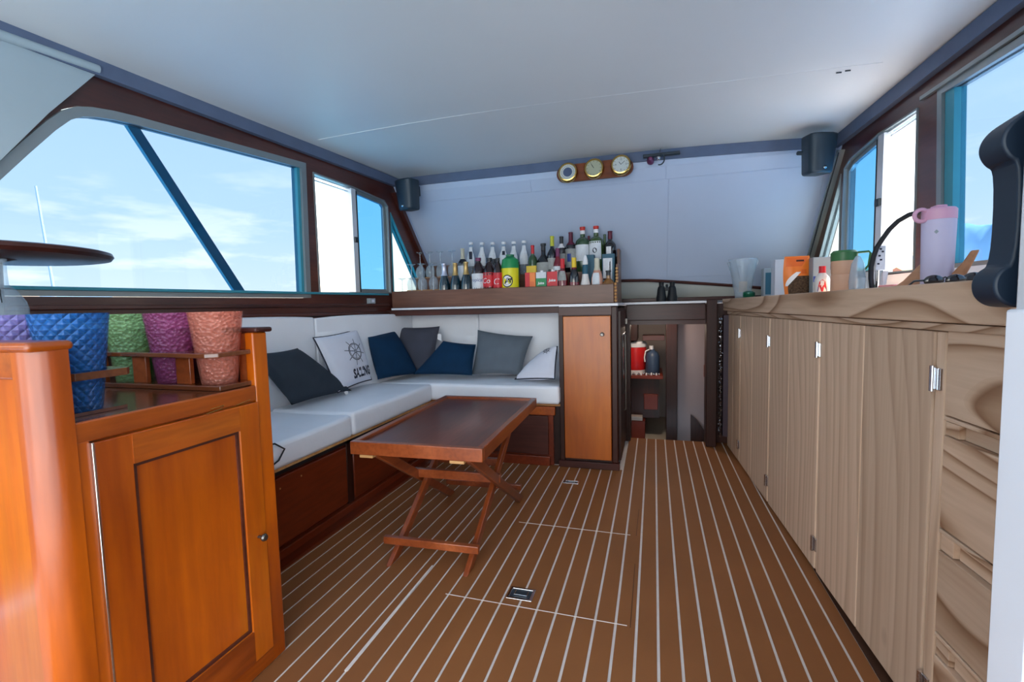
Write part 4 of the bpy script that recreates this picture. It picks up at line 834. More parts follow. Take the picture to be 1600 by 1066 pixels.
carton(-.295,Y2,T2,.082,.07,.205,'teal_label','teal box with large white label at the starboard end of the middle row',((.08,.82,.1,.86,'white_label'),(.6,.68,.3,.75,'ink'),(.08,.5,.15,.2,'red_label')))

# ------------------------------------------------------------ passage to the lower cabin
obj_pass = struct('trim_16', bx(-.19,.335,3.462,3.50,.872,.984), 'dark_mahogany_cross', bevel=.004)
struct('trim_17', bx(.338,.405,3.43,3.56,0,1.008), 'dark_mahogany_upright', bevel=.004)
struct('trim_18', bx(-.204,-.165,3.47,3.62,-.3,.98), 'dark_mahogany_upright', smooth=False)
struct('trim_19', bx(-.165,.345,3.50,3.54,.84,.875), 'dark_mahogany_cross', smooth=False)
struct('trim_20', bx(.446,.49,3.44,3.50,.075,.90), 'violet_trim', smooth=False)
bm = BM()
for k in range(420):
    z_ = .085+.80*k/420; a = random.random()*2*PI; r_ = .002+.007*random.random(); c_ = (.428+r_*math.cos(a)*1.2, 3.44+r_*math.sin(a), z_)
    s_ = .0045+.003*random.random(); d = Vector((random.uniform(-1,1),random.uniform(-1,1),random.uniform(-1,1))).normalized(); e_ = d.orthogonal()
    bm.faces.new([bm.verts.new(Vector(c_)+d*s_), bm.verts.new(Vector(c_)+e_*s_*.6), bm.verts.new(Vector(c_)-d*s_), bm.verts.new(Vector(c_)-e_*s_*.6)])
tn = obj('tinsel_strand', bm, 'tinsel', smooth=False, norm=False); tag(tn, 'glittering silver tinsel strand hanging beside the passage doorway', 'tinsel', None, 'stuff')
bm = BM(); tube(bm, [(.428,3.44,.89),(.428,3.44,.07)], .0015, 6); obj('cord', bm, 'chrome', tn)
# lower cabin shell
fl2 = struct('trim_21', bx(-.9,1.0,3.56,5.3,-.26,-.22), 'galley_tile', smooth=False)
struct('trim_22', bx(-.9,1.0,5.2,5.25,-.4,1.0), 'galley_white', smooth=False)
struct('trim_23', bx(-.95,-.9,3.62,5.3,-.4,1.0), 'galley_white', smooth=False)
struct('trim_24', bx(.98,1.03,3.66,5.3,-.4,1.0), 'dark_mahogany_upright', smooth=False)
struct('trim_25', bx(-.95,1.03,3.66,5.3,.93,.97), 'galley_white', smooth=False)
struct('trim_26', bx(-.95,-.165,3.55,3.60,-.4,.98), 'dark_mahogany_upright', smooth=False)
struct('trim_27', bx(.405,1.03,3.56,3.60,-.4,.98), 'dark_mahogany_upright', smooth=False)
# beige folding door, dark post, mahogany door leaf
d2 = struct('door_2', bx(.186,.50,4.26,4.29,-.36,.96), 'door_beige', bevel=.003)
struct('trim_28', bx(.098,.186,4.20,4.34,-.36,.96), 'dark_mahogany_upright', bevel=.003)
bm = BM(); prism(bm, [(.295,-.36),(.295,.045),(.345,-.0),(.40,-.085),(.46,-.16),(.5,-.36)], lambda x,z:(x,4.20,z), lambda x,z:(x,4.225,z)); t = tag(obj('step_side', bm, 'dark_mahogany_upright', at=(.4,4.2,-.36)), 'dark angled wooden stair side at the foot of the beige door', 'stair')
obj('strike_plate', bx(.40,.43,4.253,4.262,.36,.46), 'galley_red_wood', d2, smooth=False)
# galley counter with cooler, jug and tiny clutter
gc = thing('galley_counter', 'dark red galley counter seen through the passage', 'counter', (-.15,4.6,-.36))
obj('top', bx(-.60,.075,4.36,4.9,.315,.345), 'galley_red_wood', gc, bevel=.003)
obj('front', bx(-.60,.045,4.42,4.9,-.05,.315), 'dark_mahogany_upright', gc, smooth=False)
obj('drawer', bx(-.09,.03,4.395,4.44,.03,.17), 'galley_red_wood', gc, bevel=.003)
obj('lower_unit', bx(-.60,-.08,4.32,4.9,-.355,-.06), 'galley_red_wood', gc, bevel=.003)
obj('white_tray', bx(-.30,-.10,4.31,4.40,-.055,-.02), 'galley_white', gc, bevel=.003)
obj('shelf_board', bx(-.10,.09,4.42,4.62,.655,.70), 'dark_mahogany_cross', gc, bevel=.002)
obj('wall_cupboard', bx(-.40,-.145,4.40,4.8,.655,.96), 'dark_mahogany_upright', gc, bevel=.002)
t = thing('water_cooler', 'red drinks cooler with a white lid in the galley', 'cooler', (-.17,4.55,.345))
bm = BM(); lathe(bm, [(.088,0),(.095,.02),(.10,.20),(.098,.215)], (-.17,4.55,.375), 24); obj('body', bm, 'red_plastic', t)
bm = BM(); lathe(bm, [(.104,0),(.106,.03),(.09,.05),(0,.052)], (-.17,4.55,.59), 24); obj('lid', bm, 'white_cap', t)
bm = BM(); lathe(bm, [(.09,0),(.09,.032)], (-.17,4.55,.345), 24); obj('foot', bm, 'white_cap', t)
t = thing('water_jug', 'slate blue plastic water jug with white cap beside the red cooler', 'jug', (-.01,4.50,.345))
bm = BM(); lathe(bm, [(.058,0),(.062,.01),(.062,.16),(.05,.195),(.02,.215),(.018,.225)], (-.015,4.50,.345), 20); obj('body', bm, 'blue_jug', t)
bm = BM(); lathe(bm, [(.02,0),(.02,.035),(0,.036)], (-.025,4.50,.568), 14); obj('cap', bm, 'white_cap', t)
bm = BM(); tube(bm, [(-.045,4.46,.57),(-.075,4.45,.555),(-.085,4.44,.50),(-.08,4.44,.46)], .006, 8); obj('spout_hose', bm, 'white_cap', t)
for k in range(12):
    x = -.20+.022*k; 
    bm = BM(); lathe(bm, [(.007,0),(.009,.012),(.006,.022),(0,.024)], (x,4.375+.008*(k%3),.345), 10)
    tag(obj('glass_jar', bm, 'chrome' if k%2 else 'white_cap', at=(x,4.375+.008*(k%3),.345)), ('tiny bright jar on the galley counter edge, %s in its row from the left' % ('first','second','third','fourth','fifth','sixth','seventh','eighth','ninth','tenth','eleventh','twelfth')[k]), 'jar', 'tiny jars along the galley counter')
gl = bpy.data.lights.new('galley_fill','POINT'); gl.energy = 6; gl.color = (1,.82,.66); gl.shadow_soft_size = .06; go = bpy.data.objects.new('galley_fill', gl); COL.objects.link(go); go.location = (-.05,4.02,.885)  # unseen point light added behind the lintel to brighten the lower cabin

# ------------------------------------------------------------ clock board, speakers, snorkel clip
def tilt_obj(o, ang):  # roll about the view (Y) axis
    o.rotation_euler = (math.radians(-8), ang, 0); return o
cb = thing('instrument_board', 'rounded mahogany board carrying three round brass instruments', 'instruments', (-.372,3.19,1.862))
cb.rotation_euler = (0, math.radians(0), 0); OFF[cb.name] = Vector((0,0,0))
bm = BM(); n_ = 12; ol = [( .19+.058*math.sin(a), .058*math.cos(a)) for a in [k*PI/n_ for k in range(n_+1)]]+[(-.19-.058*math.sin(a), -.058*math.cos(a)) for a in [k*PI/n_ for k in range(n_+1)]]
prism(bm, ol, lambda x,z:(x,-.010,z), lambda x,z:(x,.008,z)); obj('board', bm, 'clock_board', cb, bevel=.003)
cb.rotation_euler = (math.radians(-6), math.radians(-.5), 0)
for i,(x,mt) in enumerate(((-.168,'dial_blue'),(.002,'dial_cream'),(.172,'dial_white'))):
    z_ = (-.004,.003,.006)[i]
    bm = BM(); lathe(bm, [(.062,.0),(.066,.012),(.064,.030),(.059,.038),(.052,.040),(.050,.034),(.050,.03)], (x,-.010,z_), 32, axis='Y', cap1=False); cs = obj('brass_case', bm, 'brass', cb)
    bm = BM(); lathe(bm, [(.051,0),(.051,.003),(0,.003)], (x,-.038,z_), 32, axis='Y'); obj('dial', bm, 'dial_white' if i!=1 else 'dial_cream', cs)
    if i==0: bm = BM(); lathe(bm, [(.030,0),(.030,.0015),(0,.0015)], (x,-.0412,z_), 28, axis='Y'); obj('dial_centre', bm, 'dial_blue', cs)
    bm = BM()
    for k in range(12 if i!=0 else 24):
        a = 2*PI*k/(12 if i!=0 else 24); r0,r1 = (.040,.047) if i else (.036,.044)
        bar(bm, (x+r0*math.sin(a),-.0416,z_+r0*math.cos(a)), (x+r1*math.sin(a),-.0416,z_+r1*math.cos(a)), .002, .0008, up=(0,1,0))
    obj('ticks', bm, 'ink', cs, smooth=False)
    if i:
        bm = BM(); bar(bm, (x,-.0424,z_), (x+(.024 if i==2 else -.018),-.0424,z_+(.020 if i==2 else .03)), .0025,.0008,up=(0,1,0)); bar(bm, (x,-.0424,z_), (x-.012,-.0424,z_+.018),.003,.0008,up=(0,1,0)); obj('hands', bm, 'ink', cs, smooth=False)
    if i==2:
        for k,(s,a) in enumerate((('12',0),('3',PI/2),('6',PI),('9',-PI/2))): text_obj(s,.016, lambda u,v,a=a:(x+.032*math.sin(a)+u,-.0416,z_+.032*math.cos(a)+v),'ink',cs)
def speaker(x,y,z,yaw,lab,tilt):
    s = thing('speaker', lab, 'speaker', (0,0,0), 'black wall speakers at the front corners'); s.location = (x,y,z); s.rotation_euler = (math.radians(tilt),0,yaw)
    OFF[s.name] = Vector((0,0,0))
    bm = BM(); pts = [(-.082,-.10),(-.058,-.112),(.058,-.112),(.082,-.10)]
    f = lambda k: [(-.075,-.055),(-.062,-.075),(-.03,-.088),(.03,-.088),(.062,-.075),(.075,-.055),(.062,.03),(.045,.05),(-.045,.05),(-.062,.03)]
    prism(bm, f(0), lambda a,b:(a*.86,b*.9,-.105), lambda a,b:(a*1.08,b,.105)); obj('cabinet', bm, 'speaker_black', s, bevel=.012, seg=3)
    bm = BM(); lathe(bm, [(.009,0),(.009,.002),(.006,.003),(0,.003)], (.0,-.082,-.078), 16, axis='Y'); obj('badge', bm, 'chrome', s)
    obj('bracket', bx(-.02,.02,.045,.085,.0,.07), 'black_plastic', s, bevel=.003)
    bm = BM(); tube(bm, [(-.088,-.01,.01),(-.112,-.01,.01)], .011, 12); obj('tilt_knob', bm, 'black_plastic', s)
    return s
speaker(-1.665,3.10,1.800,math.radians(-18),'black speaker in the port front corner under the roof beam',4)
speaker(.860,3.08,1.79,math.radians(22),'black speaker in the starboard front corner under the roof beam',4)
t = thing('dive_torch', 'small purple torch hanging in a clip below the front beam', 'torch', (.0,3.17,1.89))
bm = BM(); lathe(bm, [(.016,0),(.022,.006),(.022,.035),(.014,.05),(.010,.075),(0,.077)], (-.02,3.20,1.885), 18, axis='Y'); obj('lamp_head', bm, 'purple_cap', t)
bm = BM(); tube(bm, [(.035,3.16,1.925),(.04,3.15,1.945)],.003,6); tube(bm, [(.035+.028*math.cos(a),3.165,1.885+.034*math.sin(a)) for a in [math.radians(q) for q in range(-110,71,15)]], .004, 8); obj('ring_handle', bm, 'black_plastic', t)
bm = BM(); lathe(bm, [(.010,0),(.012,.015),(.006,.022),(0,.022)], (.028,3.17,1.89), 12, axis='Y'); obj('switch', bm, 'chrome', t)
obj('clip_bar', bx(-.065,.155,3.185,3.215,1.912,1.930), 'black_plastic', t, bevel=.003)

# ------------------------------------------------------------ binoculars
t = thing('binoculars', 'black binoculars standing on the white counter by the passage', 'binoculars', (.085,3.49,1.002))
for s in (-1,1):
    bm = BM(); lathe(bm, [(.034,0),(.034,.03),(.030,.045),(.026,.085),(.022,.10),(.016,.108),(.017,.130),(.019,.134),(.016,.135)], (.085+s*.036,3.49,1.002), 20); obj('barrel', bm, 'black_rubber', t)
bm = BM(); box(bm, .06,.11,3.478,3.50,1.075,1.098); lathe(bm, [(.008,0),(.008,.035),(0,.036)], (.085,3.49,1.085), 12); obj('hinge_bridge', bm, 'black_rubber', t, bevel=.002)

# ------------------------------------------------------------ pine galley on the starboard side
def CX_(y): return .469+.0527*(3.586-y)
TZ = lambda y: 1.0085+.0075*(3.6-y)
def Cm(off): return lambda y,z: (CX_(y)-off, y, z)
pg = thing('pine_cabinet', 'long pale pine cabinet of plank doors and drawers along the starboard side', 'cabinet', (.75,2.3,0))
bm = BM(); prism(bm, [(.62,.02),(.62,.93),(3.46,.90),(3.46,.02)], Cm(-.02), Cm(-.40)); obj('carcass', bm, 'pine_level', pg, smooth=False)
bm = BM(); prism(bm, [(.62,0),(.62,.03),(3.46,.03),(3.46,0)], Cm(-.035), Cm(-.38)); obj('plinth', bm, 'floor_border', pg, smooth=False)
dz = lambda y: TZ(y)-.105
def plank(parent, ya, yb, z0=.012, off=0, mat_='pine_upright', name='plank', ztop=None):
    bm = BM(); prism(bm, [(ya+.0012,z0),(ya+.0012,(ztop or dz(ya))),(yb-.0012,(ztop or dz(yb))),(yb-.0012,z0)], Cm(off), Cm(off-.019)); return obj(name, bm, mat_, parent, bevel=.0035, seg=2, smooth=False)
doors = [(1.262,1.582,1.888),(1.905,2.221,2.492),(2.508,2.822,3.095),(3.11,3.30,3.455)]
for i,(a,b,c) in enumerate(doors):
    d_ = plank(pg, a,b, name='door'); plank(d_, b,c, off=.0)
    for z_ in ((.818,.11) if i<2 else (.80,.12)):
        h = BM(); y_ = (c+.004) if i else a-.018
        if i==0: y_ = 1.240
        y_ = (1.242,1.896,2.499,3.10)[i]
        x_ = CX_(y_)
        s_ = .024
        hexa(h, [(x_-.004,y_-.012,z_-s_),(x_-.004,y_+.014,z_-s_),(x_+.002,y_+.014,z_-s_),(x_+.002,y_-.012,z_-s_),(x_-.004,y_-.012,z_+s_),(x_-.004,y_+.014,z_+s_),(x_+.002,y_+.014,z_+s_),(x_+.002,y_-.012,z_+s_)]); hg = obj('hinge', h, 'chrome', pg, smooth=False, bevel=.001)
        h = BM(); tube(h, [(x_-.007,y_+.010,z_-s_-.004),(x_-.007,y_+.010,z_+s_+.004)], .006, 10); obj('hinge_barrel', h, 'chrome', hg)
for i,y_ in enumerate((1.8965,2.500,3.1025)):
    plank(pg, y_-.0085, y_+.0085, off=-.004, name='stile')
plank(pg, 1.222, 1.258, off=-.001, name='stile')
# drawers with finger recess
for (z0,z1) in ((.745,.928),(.498,.700),(.262,.445),(.03,.205)):
    bm = BM(); prism(bm, [(.64,z0),(.64,z1),(1.219,z1),(1.219,z0)], Cm(0.0), Cm(-.02)); d_ = obj('drawer', bm, 'pine_level', pg, bevel=.002, smooth=False)
    bm = BM(); prism(bm, [(.64,z0-.012),(.64,z0-.003),(1.219,z0-.003),(1.219,z0-.012)], Cm(.001), Cm(-.018)); obj('finger_lip', bm, 'pine_level', d_, bevel=.002, smooth=False)
for z0,z1 in ((.702,.731),(.447,.484),(.207,.248)):
    bm = BM(); prism(bm, [(.64,z0),(.64,z1),(1.175,z1),(1.175,z0)], Cm(-.014), Cm(-.03)); obj('recess_rail', bm, 'pine_level', pg, smooth=False)
    bm = BM(); prism(bm, [(1.178,z0),(1.178,z1),(1.219,z1),(1.219,z0)], Cm(-.004), Cm(-.03)); obj('drawer_stop', bm, 'pine_level', pg, bevel=.001, smooth=False)
wt = thing('pine_worktop', 'pale pine worktop with a thick grained front fascia on the starboard cabinet', 'worktop', (.8,2.3,.95))
bm = BM(); prism(bm, [(.62,TZ(.62)-.086),(.62,TZ(.62)),(3.60,TZ(3.6)),(3.60,TZ(3.6)-.080)], Cm(.012), Cm(-.012)); obj('fascia', bm, 'pine_level', wt, bevel=.004, smooth=False)
bm = BM(); prism(bm, [(.62,TZ(.62)-.103),(.62,TZ(.62)-.088),(3.46,TZ(3.46)-.082),(3.46,TZ(3.46)-.103)], Cm(.006), Cm(-.012)); obj('under_rail', bm, 'pine_level', wt, bevel=.003, smooth=False)
bm = BM(); hexa(bm, [(CX_(.6)+.012,.6,TZ(.6)-.026),(RX(.6)-.005,.6,TZ(.6)-.026),(RX(3.56)-.005,3.53,TZ(3.53)-.026),(CX_(3.53)+.012,3.53,TZ(3.53)-.026),(CX_(.6)+.012,.6,TZ(.6)-.001),(RX(.6)-.005,.6,TZ(.6)-.001),(RX(3.56)-.005,3.53,TZ(3.53)-.001),(CX_(3.53)+.012,3.53,TZ(3.53)-.001)]); obj('top_board', bm, 'pine_level', wt, smooth=False)

# ------------------------------------------------------------ things on the starboard worktop
def W_(y): return TZ(y)-.001
t = thing('glass_vase', 'tall flared clear glass holding clear plastic sleeves and a tan coaster roll', 'vase', (.535,3.30,W_(3.3)))
z0 = W_(3.3)
bm = BM(); lathe(bm, [(.0,.003),(.040,0),(.044,.006),(.060,.10),(.084,.245),(.082,.245),(.057,.10),(.038,.010),(0,.009)], (.535,3.30,z0), 28, cap0=False, cap1=False); obj('glass', bm, 'wine_glass_clear', t)
for (x,ty,h_) in ((-.045,-.05,.235),(.045,.05,.24),(.0,.0,.205)):
    bm = BM(); 
    a = Vector((.535+x*.25,3.30,z0+.045)); b = Vector((.535+x+ty*.4,3.30,z0+h_)); tube(bm, [a,b], .018, 14, r2=.028); obj('clear_sleeve', bm, 'clear_plastic', t)
bm = BM(); lathe(bm, [(.026,0),(.030,.065),(0,.066)], (.535,3.295,z0+.04), 16); obj('tan_roll', bm, 'cork', t)
bm = BM(); lathe(bm, [(.028,0),(.034,.01),(.034,.032),(.02,.042),(0,.043)], (.555,3.20,W_(3.2)), 20); tag(obj('green_jar', bm, 'green_clear', at=(.555,3.20,W_(3.2))), 'low green glass jar at the foot of the flared glass vase', 'jar')
carton(.655,3.18,W_(3.18),.062,.07,.172,'grey_box','small grey box behind the white box on the starboard worktop',((.15,.85,.1,.85,'teal_label'),),name='grey_box',cat='box',group='boxes on the starboard worktop')
carton(.685,3.00,W_(3.0),.085,.09,.205,'pale_box','pale white carton beside the orange pouch',(),name='white_box',cat='box',group='boxes on the starboard worktop',bev=.002)
# orange pouch with clear window
t = thing('snack_pouch', 'orange stand-up pouch with a clear window of granola', 'pouch', (.715,2.80,W_(2.8)))
z0 = W_(2.8); bm = BM()
n_ = 10; F_=[];B_=[]
for j in range(n_+1):
    v = j/n_; th_ = .034*(1-v)**.7+.002; w_ = .056+.008*math.sin(v*3)
    F_.append([bm.verts.new((.713+(2*i/6-1)*w_-.004*v, 2.80-th_*(1-(2*i/6-1)**2)**.5, z0+.205*v)) for i in range(7)])
    B_.append([F_[-1][0]]+[bm.verts.new((.713+(2*i/6-1)*w_-.004*v, 2.80+th_*(1-(2*i/6-1)**2)**.5, z0+.205*v)) for i in range(1,6)]+[F_[-1][6]])
for j in range(n_):
    for i in range(6): bm.faces.new([F_[j][i],F_[j][i+1],F_[j+1][i+1],F_[j+1][i]]); bm.faces.new([B_[j][i],B_[j+1][i],B_[j+1][i+1],B_[j][i+1]])
obj('bag', bm, 'orange_plastic', t)
def pouch_patch(name, loop, m_, lift=.0012):
    bm = BM(); vs = []
    def P_(a,v):
        th_ = .034*(1-v)**.7+.002; w_ = .056+.008*math.sin(v*3); return (.713+a*w_-.004*v, 2.80-th_*(1-a*a)**.5-lift, z0+.205*v)
    rows = 8; G_=[]
    for j in range(rows+1):
        v0,v1,fl_,fr_ = loop; v = v0+(v1-v0)*j/rows; G_.append([bm.verts.new(P_(fl_(j/rows)+(fr_(j/rows)-fl_(j/rows))*i/8, v)) for i in range(9)])
    for j in range(rows):
        for i in range(8): bm.faces.new([G_[j][i],G_[j][i+1],G_[j+1][i+1],G_[j+1][i]])
    obj(name, bm, m_, t, norm=False)
pouch_patch('window', (.02,.50,lambda q:-.78+.75*max(0,q-.45),lambda q:.93), 'granola')
pouch_patch('white_band', (.25,.60,lambda q:-.92+.8*q*q,lambda q:-.78+1.0*q), 'paper_white', .002)
pouch_patch('print', (.74,.97,lambda q:-.85,lambda q:.9-.9*(1-q)*.7), 'orange_print')
pouch_patch('label_patch', (.55,.66,lambda q:.25,lambda q:.62), 'orange_print', .002)
pouch_patch('hang_slot', (.86,.905,lambda q:-.1,lambda q:.5), 'dark_mahogany_cross', .0025)
carton(.815,2.76,W_(2.76),.105,.07,.19,'grey_box','grey-white box between the orange pouch and the tan jug',((.02,.12,.35,.5,'ink_blue'),(.72,.8,.66,.80,'ink')),name='tea_box',cat='box',group='boxes on the starboard worktop',bev=.003)
o = bottle(.752,2.55,W_(2.55),.132,.031,'sauce','milk_white','white glue-like bottle with red cap and red and blue label','red_label',.76,None,None,None,name='red_capped_bottle',group='things on the starboard worktop')
bm = BM(); k_=.0318
def ocy(a,b): return (.752+k_*math.cos(-PI/2-.25+a/k_), 2.55+k_*math.sin(-PI/2-.25+a/k_), W_(2.55)+b)
bm.faces.new([bm.verts.new(ocy(a,b)) for a,b in ((-.021,.018),(0,.014),(.021,.018),(.012,.060),(0,.070),(-.012,.060))]); obj('label', bm, 'red_label', o, smooth=False, norm=False)
k_=.0323; bm = BM(); bm.faces.new([bm.verts.new(ocy(a,b)) for a,b in ((-.020,.014),(.020,.014),(.018,.036),(-.018,.036))]); obj('label_band', bm, 'blue_label', o, smooth=False, norm=False)
k_=.0327; text_obj('A1', .018, lambda a,b: ocy(a,.048+b), 'paper_white', o)
# tan jug with green lid and handle
t = thing('drinks_jug', 'tan insulated jug with a green lid and handle', 'jug', (.782,2.38,W_(2.38))); z0 = W_(2.38)
bm = BM(); lathe(bm, [(.045,0),(.0465,.004),(.0465,.078),(.0445,.082),(.0465,.087),(.0475,.142),(.0,.142)], (.782,2.38,z0), 32); obj('body', bm, 'tan_plastic', t)
bm = BM(); lathe(bm, [(.0485,0),(.0495,.034),(.040,.044),(.0,.047)], (.782,2.38,z0+.139), 32); obj('lid', bm, 'green_plastic', t)
bm = BM(); tube(bm, [(.826,2.365,z0+.172),(.862,2.35,z0+.173),(.868,2.35,z0+.165),(.862,2.35,z0+.115),(.845,2.358,z0+.092),(.826,2.365,z0+.090)], .0045, 8); obj('handle', bm, 'green_plastic', t)
# white cup, clear sleeve, plate
t = tag(obj('paper_cup', (lambda b:(lathe(b,[(.0,.001),(.026,0),(.036,.078),(.0375,.079),(.0335,.079),(.025,.003),(0,.003)],(.835,2.20,W_(2.2)),24,cap0=False,cap1=False),b)[1])(BM()),'paper_white',at=(.835,2.2,W_(2.2))),'white cup with small green print behind the plate edge','cup')
bm = BM(); lathe(bm, [(.0330,.028),(.0292,.012)], (.835,2.2,W_(2.2)), 10, arc=(-PI/2-1.0,-PI/2+.1)); obj('label', bm, 'green_plastic', t)
bm = BM(); lathe(bm, [(.028,0),(.030,.05),(.022,.12),(.008,.15),(0,.151)], (.800,2.285,W_(2.285)), 16); tag(obj('clear_cone_bag', bm, 'clear_plastic', at=(.8,2.285,W_(2.285))), 'clear plastic cone bag between the jug and the white cup', 'bag')
bm = BM(); lathe(bm, [(0,.004),(.05,.004),(.082,.011),(.084,.009),(.05,0),(0,0)], (.790,2.02,W_(2.02)), 32, cap0=False, cap1=False); tag(obj('white_plate', bm, 'paper_white', at=(.79,2.02,W_(2.02))), 'white plate lying flat in front of the cutting board', 'plate')
obj_r = tag(obj('red_case', bx(.80,.93,1.98,2.10,W_(2.0)+.0,W_(2.0)+.022), 'terracotta', bevel=.005, at=(.86,2.04,W_(2.0))), 'low terracotta red tray behind the white plate', 'tray')
# gooseneck tap
t = thing('tap', 'gooseneck tap with dark hose arc rising from the worktop', 'tap', (.845,2.16,W_(2.16)))
bm = BM(); z0 = W_(2.16)
tube(bm, [(.818,2.135,z0),(.818,2.135,z0+.08)], .011, 12); obj('stem', bm, 'chrome', t)
bm = BM(); tube(bm, [(.800,2.14,z0),(.786,2.12,1.07),(.782,2.11,1.11),(.784,2.10,1.145),(.794,2.10,1.18),(.806,2.09,1.209),(.820,2.07,1.242),(.838,2.05,1.268),(.860,2.03,1.284),(.884,2.01,1.290),(.915,2.0,1.288),(.945,1.99,1.27)], .0085, 10); obj('hose', bm, 'black_rubber', t)
obj('printed_sleeve', bx(.803,.833,2.125,2.130,1.10,1.19), 'white_label', t, bevel=.001)
for k,(a,b) in enumerate(((.807,1.12),(.815,1.135),(.810,1.15),(.820,1.165),(.813,1.175))): obj('sleeve_mark', bx(a,a+.007,2.1235,2.1255,b,b+.006), 'ink', t, smooth=False)
# cutting board leaning, spatula board
bm = BM(); prism(bm, [(1.99,1.030),(1.93,1.052),(1.87,1.092),(1.81,1.130),(1.77,1.146),(1.74,1.145),(1.715,1.12),(1.71,1.031)], lambda y,z:(.803+(z-1.03)*.25,y,z), lambda y,z:(.819+(z-1.03)*.25,y,z)); tag(obj('cutting_board', bm, 'cutting_board_wood', bevel=.004, at=(.84,1.68,1.03)), 'curved wooden cutting board leaning behind the lavender flask', 'board')
bm = BM(); prism(bm, [(.764,.012),(.764,.035),(.786,.062),(.803,.093),(.821,.094),(.812,.07),(.797,.035),(.785,.0),(.77,.0)], lambda x,z:(x,1.56,W_(1.56)+z), lambda x,z:(x+.004,1.572,W_(1.56)+z)); tag(obj('wooden_spatula', bm, 'cutting_board_wood', bevel=.003, at=(.76,1.56,W_(1.56))), 'wooden spatula sticking up beside the lavender flask', 'spatula')
# lavender flask with pink lid
t = thing('flask', 'tall lavender flask with a pink flip lid and loop', 'flask', (.748,1.60,W_(1.6))); z0 = W_(1.6)
bm = BM(); lathe(bm, [(.032,0),(.0345,.004),(.0375,.178),(.0365,.183),(.0,.184)], (.748,1.60,z0), 36); obj('body', bm, 'lavender_paint', t)
bm = BM(); lathe(bm, [(.038,0),(.038,.026),(.034,.031),(0,.032)], (.748,1.60,z0+.182), 36); obj('lid', bm, 'pink_plastic', t)
obj('flip_tab', bx(.735,.76,1.585,1.62,z0+.213,z0+.222), 'pink_plastic', t, bevel=.003)
bm = BM(); tube(bm, [(.703+.016*math.cos(a),1.59,z0+.196+.016*math.sin(a)) for a in [k*PI/10 for k in range(20)]], .0055, 10, closed=True); obj('carry_loop', bm, 'pink_plastic', t)
bm = BM(); tube(bm, [(.70,1.565,z0+.176),(.72,1.563,z0+.178)], .0012, 5); bm.free()
bm = BM(); k_=.0376; bm.faces.new([bm.verts.new((.748+k_*math.cos(-PI/2-.55+a/k_),1.60+k_*math.sin(-PI/2-.55+a/k_),z0+.148+b)) for a,b in ((-.005,0),(0,-.006),(.005,0),(0,.006))]); obj('emblem', bm, 'grey_box', t, smooth=False, norm=False)
# two pairs of sunglasses
def sunglasses(x,y,lab,sc=1.0):
    t = thing('sunglasses', lab, 'sunglasses', (x,y,W_(y)), 'sunglasses on the worktop'); z0 = W_(y)
    for s in (-1,1):
        bm = BM(); bmesh.ops.create_uvsphere(bm, u_segments=18, v_segments=10, radius=1, matrix=Matrix.Translation((x+s*.026*sc,y,z0+.014*sc))@Matrix.Diagonal((.025*sc,.010*sc,.0175*sc,1))); obj('lens', bm, 'sunglass', t)
        bm = BM(); tube(bm, [(x+s*.050*sc,y,z0+.016*sc),(x+s*.052*sc,y+.05*sc,z0+.014),(x+s*.044*sc,y+.10*sc,z0+.004)], .0025, 6); obj('temple', bm, 'black_plastic', t)
    bm = BM(); tube(bm, [(x-.006*sc,y,z0+.02*sc),(x,y-.002,z0+.024*sc),(x+.006*sc,y,z0+.02*sc)], .002, 6); obj('bridge', bm, 'black_plastic', t)
sunglasses(.690,1.44,'dark sunglasses in front of the lavender flask',.85)
sunglasses(.790,1.47,'dark sunglasses between the spatula and the door frame',1.0)
# starboard ledge behind worktop
bm = BM(); prism(bm, [(.7,1.03),(.7,1.10),(3.5,1.10),(3.5,1.005)], Rm(.012), Rm(0)); struct('trim_29', bm, 'white_paint', smooth=False)

# ------------------------------------------------------------ tiny fittings on the ceiling
for k,(x,y) in enumerate(((.76,2.43),(.79,2.42))):
    t = tag(obj('ceiling_hook', (lambda b:(tube(b,[(x-.010,y,crown(x,y)-.002),(x+.010,y,crown(x,y)-.003)],.003,6),b)[1])(BM()),'black_plastic',at=(x,y,crown(x,y))), ('small dark fastener on the ceiling, left of the pair','small dark fastener on the ceiling, right of the pair')[k], 'fastener', 'fasteners on the ceiling')

# ------------------------------------------------------------ outside
sea = struct('sea', bx(-2500,2500,-2500,2500,-2.2,-2.0), 'sea_water', smooth=False)
def hill(name, label, cx, cy, rx, ry, h, mat, seed):
    random.seed(seed); bm = BM(); n_=28; G_=[]
    ph = [random.uniform(0,6.3) for _ in range(6)]
    for j in range(n_+1):
        row=[]
        for i in range(n_+1):
            u,v = 2*i/n_-1,2*j/n_-1; e_ = max(0,1-u*u)**1.2*max(0,1-v*v)
            z = h*e_*(.75+.25*math.sin(5*u+ph[0])*math.cos(4*v+ph[1])+.10*math.sin(13*u+ph[2])+.05*math.sin(29*u+ph[3])*math.cos(17*v+ph[4]))
            row.append(bm.verts.new((cx+u*rx,cy+v*ry,-3+z)))
        G_.append(row)
    for j in range(n_):
        for i in range(n_): bm.faces.new([G_[j][i],G_[j][i+1],G_[j+1][i+1],G_[j+1][i]])
    return tag(obj(name, bm, mat, at=(cx,cy,-3)), label, 'hill')
hill('island', 'low distant island hill beyond the port window', -1167*.9,702*.9,90,90,66,'far_blue_hill',3)
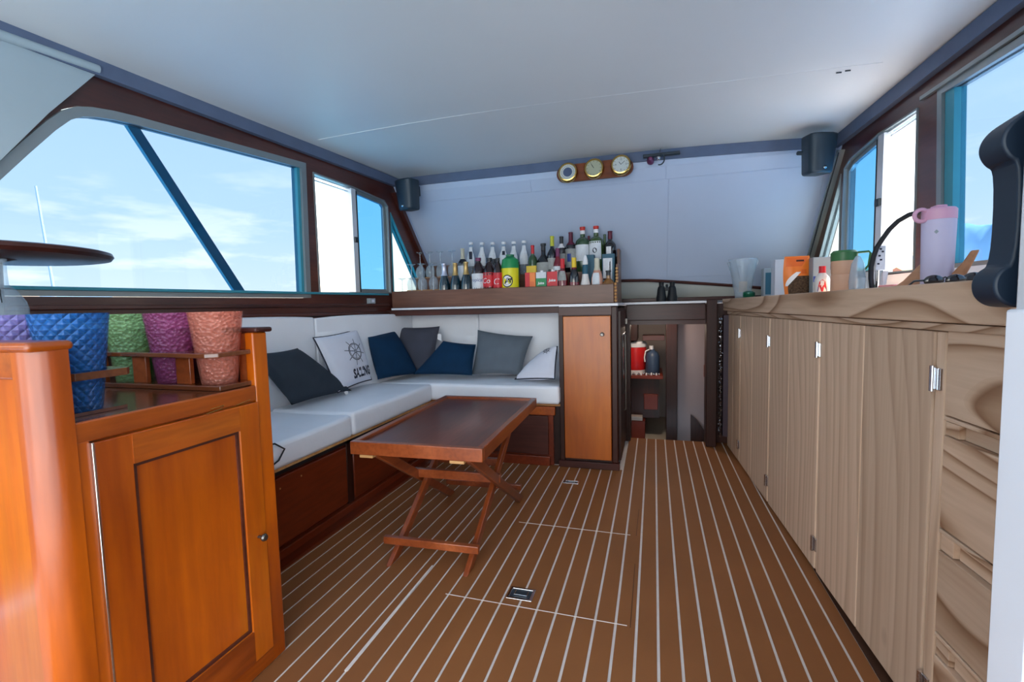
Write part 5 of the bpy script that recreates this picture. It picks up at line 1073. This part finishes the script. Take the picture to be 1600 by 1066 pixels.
hill('hill', 'distant hill beyond the starboard window', 640,1060,260,260,165,'far_blue_hill',5)
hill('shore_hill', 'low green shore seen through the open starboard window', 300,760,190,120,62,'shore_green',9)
random.seed(4)
for k in range(7):
    x = 255+22*k; y = 690-6*k; z0 = 18+6*math.sin(k)
    t = thing('shore_house', ('small pale house on the distant shore, %s from the open starboard window jamb' % ('first','second','third','fourth','fifth','sixth','seventh')[k]), 'house', (x,y,z0-3), 'houses on the shore')
    obj('wall', bx(x-7,x+7,y-5,y+5,z0-20,z0+7), 'house_white', t, smooth=False)
    bm = BM(); prism(bm, [(-8,7),(8,7),(0,12)], lambda a,b:(x+a,y-6,z0+b), lambda a,b:(x+a,y+6,z0+b)); obj('roof', bm, 'roof_red', t, smooth=False)
# moored sailing boat beyond the port window
t = thing('sailing_boat', 'distant moored sailing boat with a white mast beyond the port window', 'boat', (-60.7,34.6,-2))
bm = BM(); tube(bm, [(-60.7,34.6,-.8),(-61.2,33.9,14.5)], .16, 8, r2=.10); obj('mast', bm, 'white_paint', t)
bm = BM(); tube(bm, [(-60.7,34.6,.6),(-60.7,38.5,.8)], .12, 8); obj('boom', bm, 'white_paint', t)
bm = BM(); prism(bm, [(-5,0),(-4.2,-1.1),(3.6,-1.1),(5.5,.2),(5.0,.3)], lambda a,b:(-61.6,34.6+a,-.9+b), lambda a,b:(-59.8,34.6+a,-.9+b)); obj('hull', bm, 'white_paint', t, bevel=.2)
# diagonal stay just outside the port window
bm = BM(); prism(bm, [(1.475,1.80),(1.525,1.80),(1.985,1.09),(1.925,1.09)], Lm(-.058), Lm(-.075)); t = tag(obj('diagonal_brace', bm, 'pale_teal', smooth=False, at=(LX(1.7)-.07,1.7,1.0)), 'teal diagonal brace outside the big port window', 'brace')
struct('trim_32', bx(-2.6,1.9,-4.2,-.52,-.12,-.06), 'grey_box', smooth=False)  # unseen cockpit deck added aft to bounce sunlight onto the ceiling
struct('trim_30', bx(1.14,2.1,-.4,3.9,.93,.96), 'white_paint', smooth=False)  # unseen white side deck to starboard, added and widened to bounce sun inside
